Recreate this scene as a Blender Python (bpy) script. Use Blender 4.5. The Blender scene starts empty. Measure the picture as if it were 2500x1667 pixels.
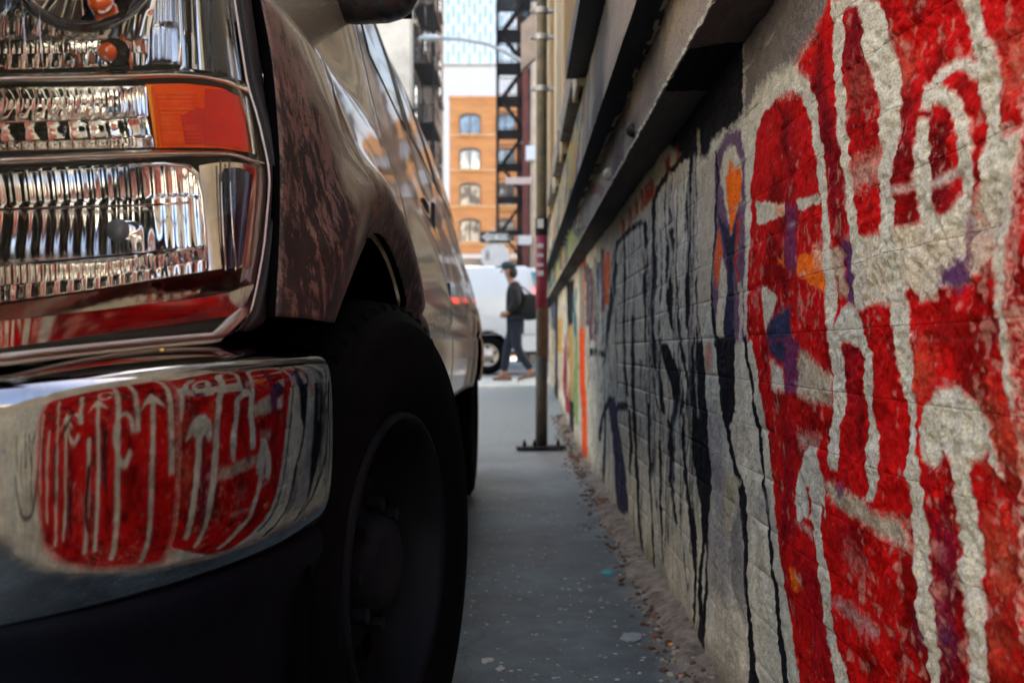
import bpy, math, random
import numpy as np
from mathutils import Vector, Matrix
random.seed(7)
rng = np.random.default_rng(7)
SC = bpy.context.scene
COL = SC.collection
# ---------------------------------------------------------------- camera, sky, sun, exposure
F = 35.0 / 36.0 * 2500.0          # focal length in photograph pixels
CH = 0.68                         # camera height
VX, VY = 1265.0, 855.0            # where the alley's lines meet in the photograph
cam = bpy.data.cameras.new('camera'); cam_o = bpy.data.objects.new('camera', cam); COL.objects.link(cam_o)
cam.lens = 35; cam.sensor_width = 36; cam.clip_start = 0.02; cam.clip_end = 2000
cam.shift_x = -(VX - 1250) / 2500.0; cam.shift_y = (VY - 833.5) / 2500.0
cam_o.location = (0, 0, CH); cam_o.rotation_euler = (math.radians(90), 0, 0)
cam.dof.use_dof = True; cam.dof.focus_distance = 1.30; cam.dof.aperture_fstop = 6.8
SC.camera = cam_o
SUN_EL = math.radians(42); SUN_AZ = math.radians(40)     # azimuth from +Y towards +X
w = bpy.data.worlds.new('World'); SC.world = w; w.use_nodes = True
nt = w.node_tree; nt.nodes.clear()
sky = nt.nodes.new('ShaderNodeTexSky'); sky.sky_type = 'NISHITA'; sky.sun_disc = False
sky.sun_elevation = SUN_EL; sky.sun_rotation = SUN_AZ; sky.air_density = 1.0; sky.dust_density = 7.0; sky.ozone_density = 0.6
bg = nt.nodes.new('ShaderNodeBackground'); bg.inputs[1].default_value = 0.15
wo = nt.nodes.new('ShaderNodeOutputWorld')
nt.links.new(sky.outputs[0], bg.inputs[0]); nt.links.new(bg.outputs[0], wo.inputs[0])
sl = bpy.data.lights.new('sun', 'SUN'); sl.energy = 5.0; sl.angle = math.radians(0.5); sl.color = (1, .93, .82)
so = bpy.data.objects.new('sun', sl); COL.objects.link(so)
sv = Vector((math.sin(SUN_AZ) * math.cos(SUN_EL), math.cos(SUN_AZ) * math.cos(SUN_EL), math.sin(SUN_EL)))
so.rotation_euler = sv.to_track_quat('Z', 'Y').to_euler(); so.location = (-10, -10, 30)
SC.view_settings.view_transform = 'Standard'; SC.view_settings.look = 'None'
SC.view_settings.exposure = 2.55; SC.view_settings.gamma = 1
SC.view_settings.use_curve_mapping = False
SC.cycles.max_bounces = 12; SC.cycles.glossy_bounces = 10; SC.cycles.diffuse_bounces = 5; SC.cycles.transparent_max_bounces = 8
SC.cycles.caustics_reflective = False; SC.cycles.caustics_refractive = False

# ---------------------------------------------------------------- helpers
ORG = {}
def tag(o, label=None, cat=None, group=None, kind=None):
    if label: o['label'] = label
    if cat: o['category'] = cat
    if group: o['group'] = group
    if kind: o['kind'] = kind
    return o
def empty(name, loc, label, cat, group=None):
    o = bpy.data.objects.new(name, None); COL.objects.link(o); o.location = loc
    o.empty_display_size = 0.1
    ORG[o.name] = Vector(loc); return tag(o, label, cat, group)
def link(name, me, mat, parent=None, smooth=False, org=None):
    o = bpy.data.objects.new(name, me); COL.objects.link(o)
    if mat is not None and not me.materials:
        for m in (mat if isinstance(mat, (list, tuple)) else [mat]): me.materials.append(m)
    if smooth: me.shade_smooth()
    if parent is not None:
        o.parent = parent; ORG[o.name] = ORG[parent.name]
    else:
        ORG[o.name] = Vector(org or (0, 0, 0)); o.location = ORG[o.name]
    return o
class MB:
    def __init__(s): s.v = []; s.f = []; s.mi = []; s.cur = 0
    def add(s, vs, fs):
        n = len(s.v); s.v += [tuple(p) for p in vs]
        for f in fs: s.f.append(tuple(i + n for i in f)); s.mi.append(s.cur)
        return s
    def box(s, x0, x1, y0, y1, z0, z1, M=None, taper=0):
        t = taper
        vs = [Vector(p) for p in ((x0, y0, z0), (x1, y0, z0), (x1, y1, z0), (x0, y1, z0), (x0+t, y0+t, z1), (x1-t, y0+t, z1), (x1-t, y1-t, z1), (x0+t, y1-t, z1))]
        if M is not None: vs = [M @ p for p in vs]
        return s.add(vs, [(0, 3, 2, 1), (4, 5, 6, 7), (0, 1, 5, 4), (1, 2, 6, 5), (2, 3, 7, 6), (3, 0, 4, 7)])
    def tube(s, pts, r, n=8, cap=True, closed=False):
        pts = [Vector(p) for p in pts]; rs = r if isinstance(r, (list, tuple)) else [r] * len(pts)
        rings = []; up = None
        for i, p in enumerate(pts):
            a = pts[i-1] if i else (pts[-1] if closed else p); b = pts[(i+1) % len(pts)] if (i < len(pts)-1 or closed) else p
            t = (b - a).normalized()
            if up is None: up = t.orthogonal().normalized()
            u = (up - t * up.dot(t)); u = u.normalized() if u.length > 1e-6 else t.orthogonal().normalized(); up = u
            v = t.cross(u)
            rings.append([p + (u * math.cos(k*2*math.pi/n) + v * math.sin(k*2*math.pi/n)) * rs[i] for k in range(n)])
        vs = [q for rg in rings for q in rg]; fs = []
        m = len(rings)
        for i in range(m if closed else m-1):
            j = (i+1) % m
            for k in range(n): fs.append((i*n+k, i*n+(k+1) % n, j*n+(k+1) % n, j*n+k))
        if cap and not closed: fs.append(tuple(range(n))[::-1]); fs.append(tuple((m-1)*n+k for k in range(n)))
        return s.add(vs, fs)
    def lathe(s, prof, n=48, M=None):
        """prof: list of (axial, radius); axis is local X"""
        vs = []
        for (a, r) in prof:
            for k in range(n):
                t = 2*math.pi*k/n; p = Vector((a, r*math.cos(t), r*math.sin(t))); vs.append(M @ p if M is not None else p)
        fs = []
        for i in range(len(prof)-1):
            for k in range(n): fs.append((i*n+k, i*n+(k+1) % n, (i+1)*n+(k+1) % n, (i+1)*n+k))
        return s.add(vs, fs)
    def grid(s, G):
        """G: rows of points"""
        n = len(G[0]); vs = [p for r in G for p in r]
        return s.add(vs, [(i*n+j, i*n+j+1, (i+1)*n+j+1, (i+1)*n+j) for i in range(len(G)-1) for j in range(n-1)])
    def sphere(s, c, r, nu=12, nv=8):
        c = Vector(c); rr = r if isinstance(r, (list, tuple)) else (r, r, r); G = []
        for i in range(nv+1):
            a = math.pi*i/nv
            G.append([c + Vector((rr[0]*math.sin(a)*math.cos(2*math.pi*k/nu), rr[1]*math.sin(a)*math.sin(2*math.pi*k/nu), rr[2]*math.cos(a))) for k in range(nu+1)])
        return s.grid(G)
    def mirror(s, cx):
        o = MB(); o.v = [(2*cx-p[0], p[1], p[2]) for p in s.v]; o.f = [tuple(reversed(f)) for f in s.f]; o.mi = list(s.mi); return o
    def build(s, name, mat, parent=None, smooth=False, org=None, bevel=0, solid=0):
        o3 = ORG[parent.name] if parent is not None else Vector(org or (0, 0, 0))
        me = bpy.data.meshes.new(name)
        me.from_pydata([(p[0]-o3[0], p[1]-o3[1], p[2]-o3[2]) for p in s.v], [], s.f)
        me.update(); o = link(name, me, mat, parent, smooth, org)
        if isinstance(mat, (list, tuple)): me.polygons.foreach_set('material_index', s.mi)
        if solid:
            m = o.modifiers.new('s', 'SOLIDIFY'); m.thickness = solid; m.offset = 0
        if bevel:
            m = o.modifiers.new('b', 'BEVEL'); m.width = bevel; m.segments = 2; m.limit_method = 'ANGLE'
        return o
def PP(px, py, Y): return Vector(((px-VX)/F*Y, Y, CH-(py-VY)/F*Y))
def lerp(a, b, t): return a+(b-a)*t
def tab(t, x):
    if x <= t[0][0]: return t[0][1]
    for (a, b), (c, d) in zip(t, t[1:]):
        if x <= c: return b+(d-b)*(x-a)/(c-a)
    return t[-1][1]
def sstep(a, b, x):
    t = min(1, max(0, (x-a)/(b-a))); return t*t*(3-2*t)
# numpy noise
def _h(ix, iy, sd):
    h = (ix.astype(np.int64)*374761393 + iy.astype(np.int64)*668265263 + sd*974634777) & 0xffffffff
    h = ((h ^ (h >> 13))*1274126177) & 0xffffffff
    return ((h ^ (h >> 16)) & 0xffff)/65535.0
def vn(x, y, sd=0):
    ix = np.floor(x); iy = np.floor(y); fx = x-ix; fy = y-iy; fx = fx*fx*(3-2*fx); fy = fy*fy*(3-2*fy)
    return (_h(ix, iy, sd)*(1-fx)+_h(ix+1, iy, sd)*fx)*(1-fy)+(_h(ix, iy+1, sd)*(1-fx)+_h(ix+1, iy+1, sd)*fx)*fy
def fbm(x, y, o=4, sd=0):
    s = 0; a = .5
    for i in range(o): s = s+a*vn(x*2**i+17*i, y*2**i-9*i, sd+i); a *= .5
    return s/(1-.5**o)
# ---------------------------------------------------------------- materials
def mat(name, col, rough=.6, metal=0, noise=0, nscale=10, bump=0, bscale=200, spec=.5, coat=0, col2=None, stretch=None, emit=None, contrast=(.35, .65)):
    m = bpy.data.materials.new(name); m.use_nodes = True; n = m.node_tree.nodes; L = m.node_tree.links
    b = n['Principled BSDF']; b.inputs['Base Color'].default_value = (*col, 1); b.inputs['Roughness'].default_value = rough
    b.inputs['Metallic'].default_value = metal; b.inputs['Specular IOR Level'].default_value = spec; b.inputs['Coat Weight'].default_value = coat
    if coat: b.inputs['Coat Roughness'].default_value = .04
    if emit: b.inputs['Emission Color'].default_value = (*emit[0], 1); b.inputs['Emission Strength'].default_value = emit[1]
    tc = n.new('ShaderNodeTexCoord'); vec = tc.outputs['Object']
    if stretch:
        mp = n.new('ShaderNodeMapping'); mp.inputs['Scale'].default_value = stretch; L.new(vec, mp.inputs[0]); vec = mp.outputs[0]
    if noise:
        t = n.new('ShaderNodeTexNoise'); t.inputs['Scale'].default_value = nscale; t.inputs['Detail'].default_value = 8; t.inputs['Roughness'].default_value = .65; L.new(vec, t.inputs['Vector'])
        r = n.new('ShaderNodeMapRange'); r.inputs[1].default_value = contrast[0]; r.inputs[2].default_value = contrast[1]; L.new(t.outputs[0], r.inputs[0])
        mx = n.new('ShaderNodeMix'); mx.data_type = 'RGBA'
        c2 = col2 or tuple(c*(1-noise) for c in col)
        mx.inputs[6].default_value = (*col, 1); mx.inputs[7].default_value = (*c2, 1); L.new(r.outputs[0], mx.inputs[0]); L.new(mx.outputs[2], b.inputs['Base Color'])
        rr = n.new('ShaderNodeMapRange'); rr.inputs[3].default_value = max(0, rough-.08*min(1, rough*4)); rr.inputs[4].default_value = min(1, rough+.12*min(1, rough*4)); L.new(t.outputs[0], rr.inputs[0]); L.new(rr.outputs[0], b.inputs['Roughness'])
    if bump:
        t2 = n.new('ShaderNodeTexNoise'); t2.inputs['Scale'].default_value = bscale; t2.inputs['Detail'].default_value = 4; L.new(vec, t2.inputs['Vector'])
        bp = n.new('ShaderNodeBump'); bp.inputs['Strength'].default_value = 1; bp.inputs['Distance'].default_value = bump; L.new(t2.outputs[0], bp.inputs['Height']); L.new(bp.outputs[0], b.inputs['Normal'])
    return m
def painted(name, rough=.8, grain=.5, gscale=300, bump=.0012):
    """reads paint colour laid on the surface as the attribute 'paint', with sand grain and chips"""
    m = bpy.data.materials.new(name); m.use_nodes = True; n = m.node_tree.nodes; L = m.node_tree.links
    b = n['Principled BSDF']; b.inputs['Roughness'].default_value = rough; b.inputs['Specular IOR Level'].default_value = .05
    at = n.new('ShaderNodeAttribute'); at.attribute_name = 'paint'
    tc = n.new('ShaderNodeTexCoord')
    g = n.new('ShaderNodeTexNoise'); g.inputs['Scale'].default_value = gscale; g.inputs['Detail'].default_value = 7; g.inputs['Roughness'].default_value = .75; L.new(tc.outputs['Object'], g.inputs['Vector'])
    r = n.new('ShaderNodeMapRange'); r.inputs[1].default_value = .36; r.inputs[2].default_value = .58; r.inputs[3].default_value = 1-grain; r.inputs[4].default_value = 1.12; L.new(g.outputs[0], r.inputs[0])
    mu = n.new('ShaderNodeMix'); mu.data_type = 'RGBA'; mu.blend_type = 'MULTIPLY'; mu.inputs[0].default_value = 1
    L.new(at.outputs['Color'], mu.inputs[6]); L.new(r.outputs[0], mu.inputs[7])
    # bare sandy spots where the paint missed the pores
    v = n.new('ShaderNodeTexNoise'); v.inputs['Scale'].default_value = gscale*.55; v.inputs['Detail'].default_value = 5; v.inputs['Roughness'].default_value = .7; L.new(tc.outputs['Object'], v.inputs['Vector'])
    big = n.new('ShaderNodeTexNoise'); big.inputs['Scale'].default_value = 14; big.inputs['Detail'].default_value = 3; L.new(tc.outputs['Object'], big.inputs['Vector'])
    ad = n.new('ShaderNodeMath'); ad.operation = 'MULTIPLY_ADD'; ad.inputs[1].default_value = .5; L.new(big.outputs[0], ad.inputs[0]); L.new(v.outputs[0], ad.inputs[2])
    r2 = n.new('ShaderNodeMapRange'); r2.inputs[1].default_value = .93; r2.inputs[2].default_value = 1.0; r2.inputs[4].default_value = .55; L.new(ad.outputs[0], r2.inputs[0])
    m2 = n.new('ShaderNodeMix'); m2.data_type = 'RGBA'; L.new(r2.outputs[0], m2.inputs[0]); L.new(mu.outputs[2], m2.inputs[6]); m2.inputs[7].default_value = (.42, .27, .21, 1)
    L.new(m2.outputs[2], b.inputs['Base Color'])
    bp = n.new('ShaderNodeBump'); bp.inputs['Distance'].default_value = bump; bp.inputs['Strength'].default_value = 1
    L.new(g.outputs[0], bp.inputs['Height']); L.new(bp.outputs[0], b.inputs['Normal'])
    return m
def glass(name, tint=(1, 1, 1), refl=1.0, ior=1.45, rough=.01):
    m = bpy.data.materials.new(name); m.use_nodes = True; n = m.node_tree.nodes; L = m.node_tree.links; n.clear()
    o = n.new('ShaderNodeOutputMaterial'); t = n.new('ShaderNodeBsdfTransparent'); t.inputs[0].default_value = (*tint, 1)
    g = n.new('ShaderNodeBsdfGlossy'); g.inputs['Roughness'].default_value = rough; fr = n.new('ShaderNodeFresnel'); fr.inputs[0].default_value = ior
    mx = n.new('ShaderNodeMixShader'); L.new(fr.outputs[0], mx.inputs[0]); L.new(t.outputs[0], mx.inputs[1]); L.new(g.outputs[0], mx.inputs[2]); L.new(mx.outputs[0], o.inputs[0])
    return m
M = {}
M['chrome'] = mat('chrome', (.80, .80, .78), .035, 1, noise=.25, nscale=30, bump=.00004, bscale=60)
M['chrome_clean'] = mat('reflector_chrome', (.95, .95, .93), .10, 1)
M['bezel'] = mat('silver_bezel', (.75, .74, .70), .10, 1, noise=.2, nscale=25)
M['bumper'] = mat('bumper_chrome', (.32, .315, .325), .05, 1, noise=.6, nscale=38, bump=.00004, bscale=50, contrast=(.48, .8))
M['lens'] = glass('clear_lens', ior=1.22)
M['amber'] = mat('amber_plastic', (1.0, .13, .0), .35, 0, noise=.35, nscale=7, bump=.0007, bscale=330, coat=0, spec=.12, col2=(.9, .035, .0))
M['amber_panel'] = mat('bright_amber_grid', (1.0, .20, .01), .3, 0, noise=.3, nscale=60, spec=.2, col2=(1, .09, 0), bump=.0012, bscale=420)
M['amber_red'] = mat('deep_red_lens', (.80, .015, .004), .25, 0, noise=.3, nscale=30, spec=.25, col2=(.62, .006, .003))
M['amber_yellow'] = mat('yellow_amber_edge', (1.0, .36, .02), .25, 0, spec=.3)
M['amber_bulb'] = mat('amber_bulb', (.7, .12, .02), .08, 0, coat=1)
M['bar'] = mat('divider_chrome', (.80, .79, .75), .16, 1, noise=.2, nscale=25)
M['edge'] = mat('painted_edge_glint', (.85, .86, .84), .2, 0, coat=.6)  # white stands in for the bright reflection along the lens rim
M['darkplastic'] = mat('dark_lens_plastic', (.006, .016, .04), .15, 0, coat=.25, noise=.4, nscale=20)
M['blackrub'] = mat('black_rubber', (.018, .018, .02), .6, 0, noise=.4, nscale=30, bump=.0003, bscale=300)
M['tyre'] = mat('tyre_rubber', (.003, .003, .0035), .85, 0, spec=.06, noise=.4, nscale=20, bump=.0004, bscale=200)
M['rim'] = mat('dirty_steel_rim', (.007, .009, .013), .6, .05, spec=.12, noise=.5, nscale=9, bump=.0005, bscale=80)
M['valance'] = mat('blue_black_plastic', (.003, .0045, .009), .6, 0, spec=.05, noise=.3, nscale=15, bump=.0003, bscale=250)
M['black'] = mat('black_underbody', (.003, .003, .003), .95, 0, noise=.4, spec=.01)
M['mirror'] = mat('black_mirror_shell', (.012, .014, .018), .25, 0, noise=.3, coat=.4)
M['autoglass'] = mat('dark_window_glass', (.01, .014, .016), .04, 0, spec=.9, coat=1)
M['crease_brown'] = mat('brown_crease_reflection', (.12, .055, .045), .3, .2, noise=.4, nscale=30, coat=.5)  # brown stands in for the reflection in the body crease
M['concrete'] = mat('concrete', (.30, .27, .24), .9, 0, noise=.5, nscale=18, bump=.003, bscale=120)
M['chipped'] = mat('chipped_concrete_edge', (.60, .57, .50), .9, 0, noise=.6, nscale=70, bump=.002, bscale=150)
M['steel_pole'] = mat('weathered_olive_pole', (.16, .13, .08), .55, .2, noise=.6, nscale=12, col2=(.075, .07, .055), bump=.0006, bscale=60)
M['magenta'] = mat('magenta_wrap', (.28, .03, .07), .6, 0, noise=.4, nscale=30)
M['whitesticker'] = mat('white_sticker', (.7, .7, .66), .5, 0, noise=.3, nscale=60)
M['blackiron'] = mat('black_iron', (.012, .012, .014), .6, .2, noise=.3)
M['rustiron'] = mat('rusty_iron', (.10, .035, .02), .7, .1, noise=.5, nscale=8, col2=(.02, .015, .015))
M['galv'] = mat('galvanised_steel', (.42, .43, .43), .45, .6, noise=.3, nscale=20)
def carpaint():
    m = mat('champagne_metallic_paint', (.40, .335, .235), .24, .4, noise=.25, nscale=3.5, coat=.75, bump=.0005, bscale=5)
    n = m.node_tree.nodes; L = m.node_tree.links; b = n['Principled BSDF']
    tc = n.new('ShaderNodeTexCoord'); sp = n.new('ShaderNodeSeparateXYZ'); L.new(tc.outputs['Object'], sp.inputs[0])
    # scraped front corner of the fender: grimy brown primer crossed by black scuffs
    nz = n.new('ShaderNodeTexNoise'); nz.inputs['Scale'].default_value = 9; nz.inputs['Detail'].default_value = 6; L.new(tc.outputs['Object'], nz.inputs['Vector'])
    a = n.new('ShaderNodeMath'); a.operation = 'MULTIPLY_ADD'; a.inputs[1].default_value = .30; L.new(nz.outputs[0], a.inputs[0]); L.new(sp.outputs['Y'], a.inputs[2])
    z = n.new('ShaderNodeMath'); z.operation = 'MULTIPLY_ADD'; z.inputs[1].default_value = .45; L.new(sp.outputs['Z'], z.inputs[0]); L.new(a.outputs[0], z.inputs[2])
    r = n.new('ShaderNodeMapRange'); r.inputs[1].default_value = -1.39; r.inputs[2].default_value = -1.33; r.inputs[3].default_value = 1; r.inputs[4].default_value = 0; L.new(z.outputs[0], r.inputs[0])
    vd = n.new('ShaderNodeVectorMath'); vd.operation = 'DISTANCE'; cb = n.new('ShaderNodeCombineXYZ'); cb.inputs[0].default_value = 0; L.new(sp.outputs['Y'], cb.inputs[1]); L.new(sp.outputs['Z'], cb.inputs[2])
    L.new(cb.outputs[0], vd.inputs[0]); vd.inputs[1].default_value = (0, 1.45-3.1, .375)
    an = n.new('ShaderNodeMath'); an.operation = 'MULTIPLY_ADD'; an.inputs[1].default_value = .10; L.new(nz.outputs[0], an.inputs[0]); L.new(vd.outputs['Value'], an.inputs[2])
    ar = n.new('ShaderNodeMapRange'); ar.inputs[1].default_value = .555; ar.inputs[2].default_value = .60; ar.inputs[3].default_value = 1; ar.inputs[4].default_value = 0; L.new(an.outputs[0], ar.inputs[0])
    mxx = n.new('ShaderNodeMath'); mxx.operation = 'MAXIMUM'; L.new(r.outputs[0], mxx.inputs[0]); L.new(ar.outputs[0], mxx.inputs[1]); r = mxx
    mp = n.new('ShaderNodeMapping'); mp.inputs['Scale'].default_value = (30, 60, 22); mp.inputs['Rotation'].default_value = (.5, 0, 0); L.new(tc.outputs['Object'], mp.inputs[0])
    s1 = n.new('ShaderNodeTexNoise'); s1.inputs['Scale'].default_value = 1; s1.inputs['Detail'].default_value = 9; s1.inputs['Roughness'].default_value = .82; s1.inputs['Distortion'].default_value = .35; L.new(mp.outputs[0], s1.inputs['Vector'])
    zz = n.new('ShaderNodeMapRange'); zz.inputs[1].default_value = .8; zz.inputs[2].default_value = 1.15; zz.inputs[3].default_value = .06; zz.inputs[4].default_value = -.05; L.new(sp.outputs['Z'], zz.inputs[0])
    s1b = n.new('ShaderNodeMath'); s1b.operation = 'ADD'; L.new(s1.outputs[0], s1b.inputs[0]); L.new(zz.outputs[0], s1b.inputs[1])
    rs = n.new('ShaderNodeMapRange'); rs.inputs[1].default_value = .52; rs.inputs[2].default_value = .535; L.new(s1b.outputs[0], rs.inputs[0])
    g = n.new('ShaderNodeMix'); g.data_type = 'RGBA'; g.inputs[6].default_value = (.155, .085, .068, 1); g.inputs[7].default_value = (.012, .009, .009, 1); L.new(rs.outputs[0], g.inputs[0])
    s3 = n.new('ShaderNodeTexNoise'); s3.inputs['Scale'].default_value = 40; s3.inputs['Detail'].default_value = 6; L.new(tc.outputs['Object'], s3.inputs['Vector'])
    mq = n.new('ShaderNodeMapping'); mq.inputs['Scale'].default_value = (60, 24, 150); mq.inputs['Rotation'].default_value = (-.7, 0, 0); L.new(tc.outputs['Object'], mq.inputs[0])
    s4 = n.new('ShaderNodeTexNoise'); s4.inputs['Scale'].default_value = 1; s4.inputs['Detail'].default_value = 8; s4.inputs['Roughness'].default_value = .7; L.new(mq.outputs[0], s4.inputs['Vector'])
    r4 = n.new('ShaderNodeMapRange'); r4.inputs[1].default_value = .60; r4.inputs[2].default_value = .625; L.new(s4.outputs[0], r4.inputs[0])
    g1 = n.new('ShaderNodeMix'); g1.data_type = 'RGBA'; L.new(r4.outputs[0], g1.inputs[0]); L.new(g.outputs[2], g1.inputs[6]); g1.inputs[7].default_value = (.012, .010, .010, 1)
    g = g1
    g2 = n.new('ShaderNodeMix'); g2.data_type = 'RGBA'; g2.blend_type = 'MULTIPLY'; g2.inputs[0].default_value = .8; L.new(g.outputs[2], g2.inputs[6]); 
    r3 = n.new('ShaderNodeMapRange'); r3.inputs[1].default_value = .3; r3.inputs[2].default_value = .7; r3.inputs[3].default_value = .55; r3.inputs[4].default_value = 1.3; L.new(s3.outputs[0], r3.inputs[0]); L.new(r3.outputs[0], g2.inputs[7])
    old = b.inputs['Base Color'].links[0].from_socket
    mx = n.new('ShaderNodeMix'); mx.data_type = 'RGBA'; L.new(r.outputs[0], mx.inputs[0]); L.new(old, mx.inputs[6]); L.new(g2.outputs[2], mx.inputs[7]); L.new(mx.outputs[2], b.inputs['Base Color'])
    def mixv(sock, v0, v1):
        q = n.new('ShaderNodeMapRange'); q.inputs[3].default_value = v0; q.inputs[4].default_value = v1; L.new(r.outputs[0], q.inputs[0])
        for l in list(b.inputs[sock].links): L.remove(l)
        L.new(q.outputs[0], b.inputs[sock])
    mixv('Metallic', .3, .0); mixv('Coat Weight', .75, .08); b.inputs['Coat Roughness'].default_value = .06; mixv('Roughness', .25, .55)
    return m
M['paint'] = carpaint()
# ================================================================ ground
def gz(Y): return .22*sstep(5.5, 13.0, Y)
def heightmap(name, x0, x1, y0, y1, nx, ny, zf, m, label=None):
    me = bpy.data.meshes.new(name); xs = np.linspace(x0, x1, nx); ys = np.linspace(y0, y1, ny) if not callable(y0) else None
    X, Y = np.meshgrid(xs, ys); Z = zf(X, Y)
    v = np.stack([X.ravel(), Y.ravel(), Z.ravel()], 1)
    fs = [(i*nx+j, i*nx+j+1, (i+1)*nx+j+1, (i+1)*nx+j) for i in range(ny-1) for j in range(nx-1)]
    me.from_pydata(v.tolist(), [], fs); me.update()
    o = link(name, me, m, smooth=True); tag(o, label, kind='structure'); return o
gzv = np.vectorize(gz)
def asphalt():
    m = mat('alley_asphalt', (.030, .068, .080), .62, 0, noise=.55, nscale=9, bump=.0025, bscale=160, col2=(.020, .034, .042))
    n = m.node_tree.nodes; L = m.node_tree.links; b = n['Principled BSDF']; tc = n.new('ShaderNodeTexCoord')
    # old chewing gum, paint drips and grit ground into the surface
    v = n.new('ShaderNodeTexVoronoi'); v.inputs['Scale'].default_value = 26; L.new(tc.outputs['Object'], v.inputs['Vector'])
    k = n.new('ShaderNodeTexNoise'); k.inputs['Scale'].default_value = 60; L.new(tc.outputs['Object'], k.inputs['Vector'])
    ms = n.new('ShaderNodeMath'); ms.operation = 'MULTIPLY_ADD'; ms.inputs[1].default_value = .18; L.new(k.outputs[0], ms.inputs[0]); L.new(v.outputs['Distance'], ms.inputs[2])
    r = n.new('ShaderNodeMapRange'); r.inputs[1].default_value = .245; r.inputs[2].default_value = .21; L.new(ms.outputs[0], r.inputs[0])
    g = n.new('ShaderNodeTexNoise'); g.inputs['Scale'].default_value = 5; L.new(tc.outputs['Object'], g.inputs['Vector'])
    rg = n.new('ShaderNodeMapRange'); rg.inputs[1].default_value = .42; rg.inputs[2].default_value = .52; L.new(g.outputs[0], rg.inputs[0])
    mm = n.new('ShaderNodeMath'); mm.operation = 'MULTIPLY'; L.new(r.outputs[0], mm.inputs[0]); L.new(rg.outputs[0], mm.inputs[1])
    old = b.inputs['Base Color'].links[0].from_socket
    mx = n.new('ShaderNodeMix'); mx.data_type = 'RGBA'; L.new(mm.outputs[0], mx.inputs[0]); L.new(old, mx.inputs[6]); mx.inputs[7].default_value = (.34, .36, .34, 1)
    # fine pale aggregate
    f = n.new('ShaderNodeTexNoise'); f.inputs['Scale'].default_value = 240; f.inputs['Detail'].default_value = 2; L.new(tc.outputs['Object'], f.inputs['Vector'])
    rf = n.new('ShaderNodeMapRange'); rf.inputs[1].default_value = .62; rf.inputs[2].default_value = .70; rf.inputs[4].default_value = .8; L.new(f.outputs[0], rf.inputs[0])
    m2 = n.new('ShaderNodeMix'); m2.data_type = 'RGBA'; L.new(rf.outputs[0], m2.inputs[0]); L.new(mx.outputs[2], m2.inputs[6]); m2.inputs[7].default_value = (.16, .16, .15, 1)
    # brown dirt and pale cement wash gathering towards the wall
    sp = n.new('ShaderNodeSeparateXYZ'); L.new(tc.outputs['Object'], sp.inputs[0])
    nn = n.new('ShaderNodeTexNoise'); nn.inputs['Scale'].default_value = 7; nn.inputs['Detail'].default_value = 7; L.new(tc.outputs['Object'], nn.inputs['Vector'])
    ma = n.new('ShaderNodeMath'); ma.operation = 'MULTIPLY_ADD'; ma.inputs[1].default_value = .30; L.new(nn.outputs[0], ma.inputs[0]); L.new(sp.outputs['X'], ma.inputs[2])
    rd = n.new('ShaderNodeMapRange'); rd.inputs[1].default_value = .44; rd.inputs[2].default_value = .56; L.new(ma.outputs[0], rd.inputs[0])
    m3 = n.new('ShaderNodeMix'); m3.data_type = 'RGBA'; L.new(rd.outputs[0], m3.inputs[0]); L.new(m2.outputs[2], m3.inputs[6]); m3.inputs[7].default_value = (.20, .175, .14, 1)
    ce = n.new('ShaderNodeTexVoronoi'); ce.feature = 'DISTANCE_TO_EDGE'; ce.inputs['Scale'].default_value = 1.1
    wn = n.new('ShaderNodeTexNoise'); wn.inputs['Scale'].default_value = 6; wn.inputs['Detail'].default_value = 6; L.new(tc.outputs['Object'], wn.inputs['Vector'])
    wm = n.new('ShaderNodeMix'); wm.data_type = 'VECTOR'; wm.inputs[0].default_value = .18; L.new(tc.outputs['Object'], wm.inputs[4]); L.new(wn.outputs['Color'], wm.inputs[5]); L.new(wm.outputs[1], ce.inputs['Vector'])
    rc = n.new('ShaderNodeMapRange'); rc.inputs[1].default_value = .006; rc.inputs[2].default_value = .0; rc.inputs[4].default_value = .75; L.new(ce.outputs['Distance'], rc.inputs[0])
    m4 = n.new('ShaderNodeMix'); m4.data_type = 'RGBA'; L.new(rc.outputs[0], m4.inputs[0]); L.new(m3.outputs[2], m4.inputs[6]); m4.inputs[7].default_value = (.008, .01, .012, 1)
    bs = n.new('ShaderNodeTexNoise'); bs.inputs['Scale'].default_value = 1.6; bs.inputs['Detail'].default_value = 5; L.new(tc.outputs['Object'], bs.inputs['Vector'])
    rb_ = n.new('ShaderNodeMapRange'); rb_.inputs[1].default_value = .35; rb_.inputs[2].default_value = .65; rb_.inputs[3].default_value = .55; rb_.inputs[4].default_value = 1.35; L.new(bs.outputs[0], rb_.inputs[0])
    m5 = n.new('ShaderNodeMix'); m5.data_type = 'RGBA'; m5.blend_type = 'MULTIPLY'; m5.inputs[0].default_value = 1; L.new(m4.outputs[2], m5.inputs[6]); L.new(rb_.outputs[0], m5.inputs[7])
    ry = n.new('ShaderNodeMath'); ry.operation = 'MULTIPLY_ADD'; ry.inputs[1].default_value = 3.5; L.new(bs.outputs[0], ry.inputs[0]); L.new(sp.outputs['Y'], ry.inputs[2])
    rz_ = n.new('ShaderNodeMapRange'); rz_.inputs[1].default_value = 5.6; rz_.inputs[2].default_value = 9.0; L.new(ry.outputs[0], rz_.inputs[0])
    rn = n.new('ShaderNodeMapRange'); rn.inputs[1].default_value = .6; rn.inputs[2].default_value = -.8; L.new(ry.outputs[0], rn.inputs[0])  # same pale tone behind the camera, painted for the lamp chrome to reflect
    mxn = n.new('ShaderNodeMath'); mxn.operation = 'MAXIMUM'; L.new(rz_.outputs[0], mxn.inputs[0]); L.new(rn.outputs[0], mxn.inputs[1]); rz_ = mxn
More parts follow.
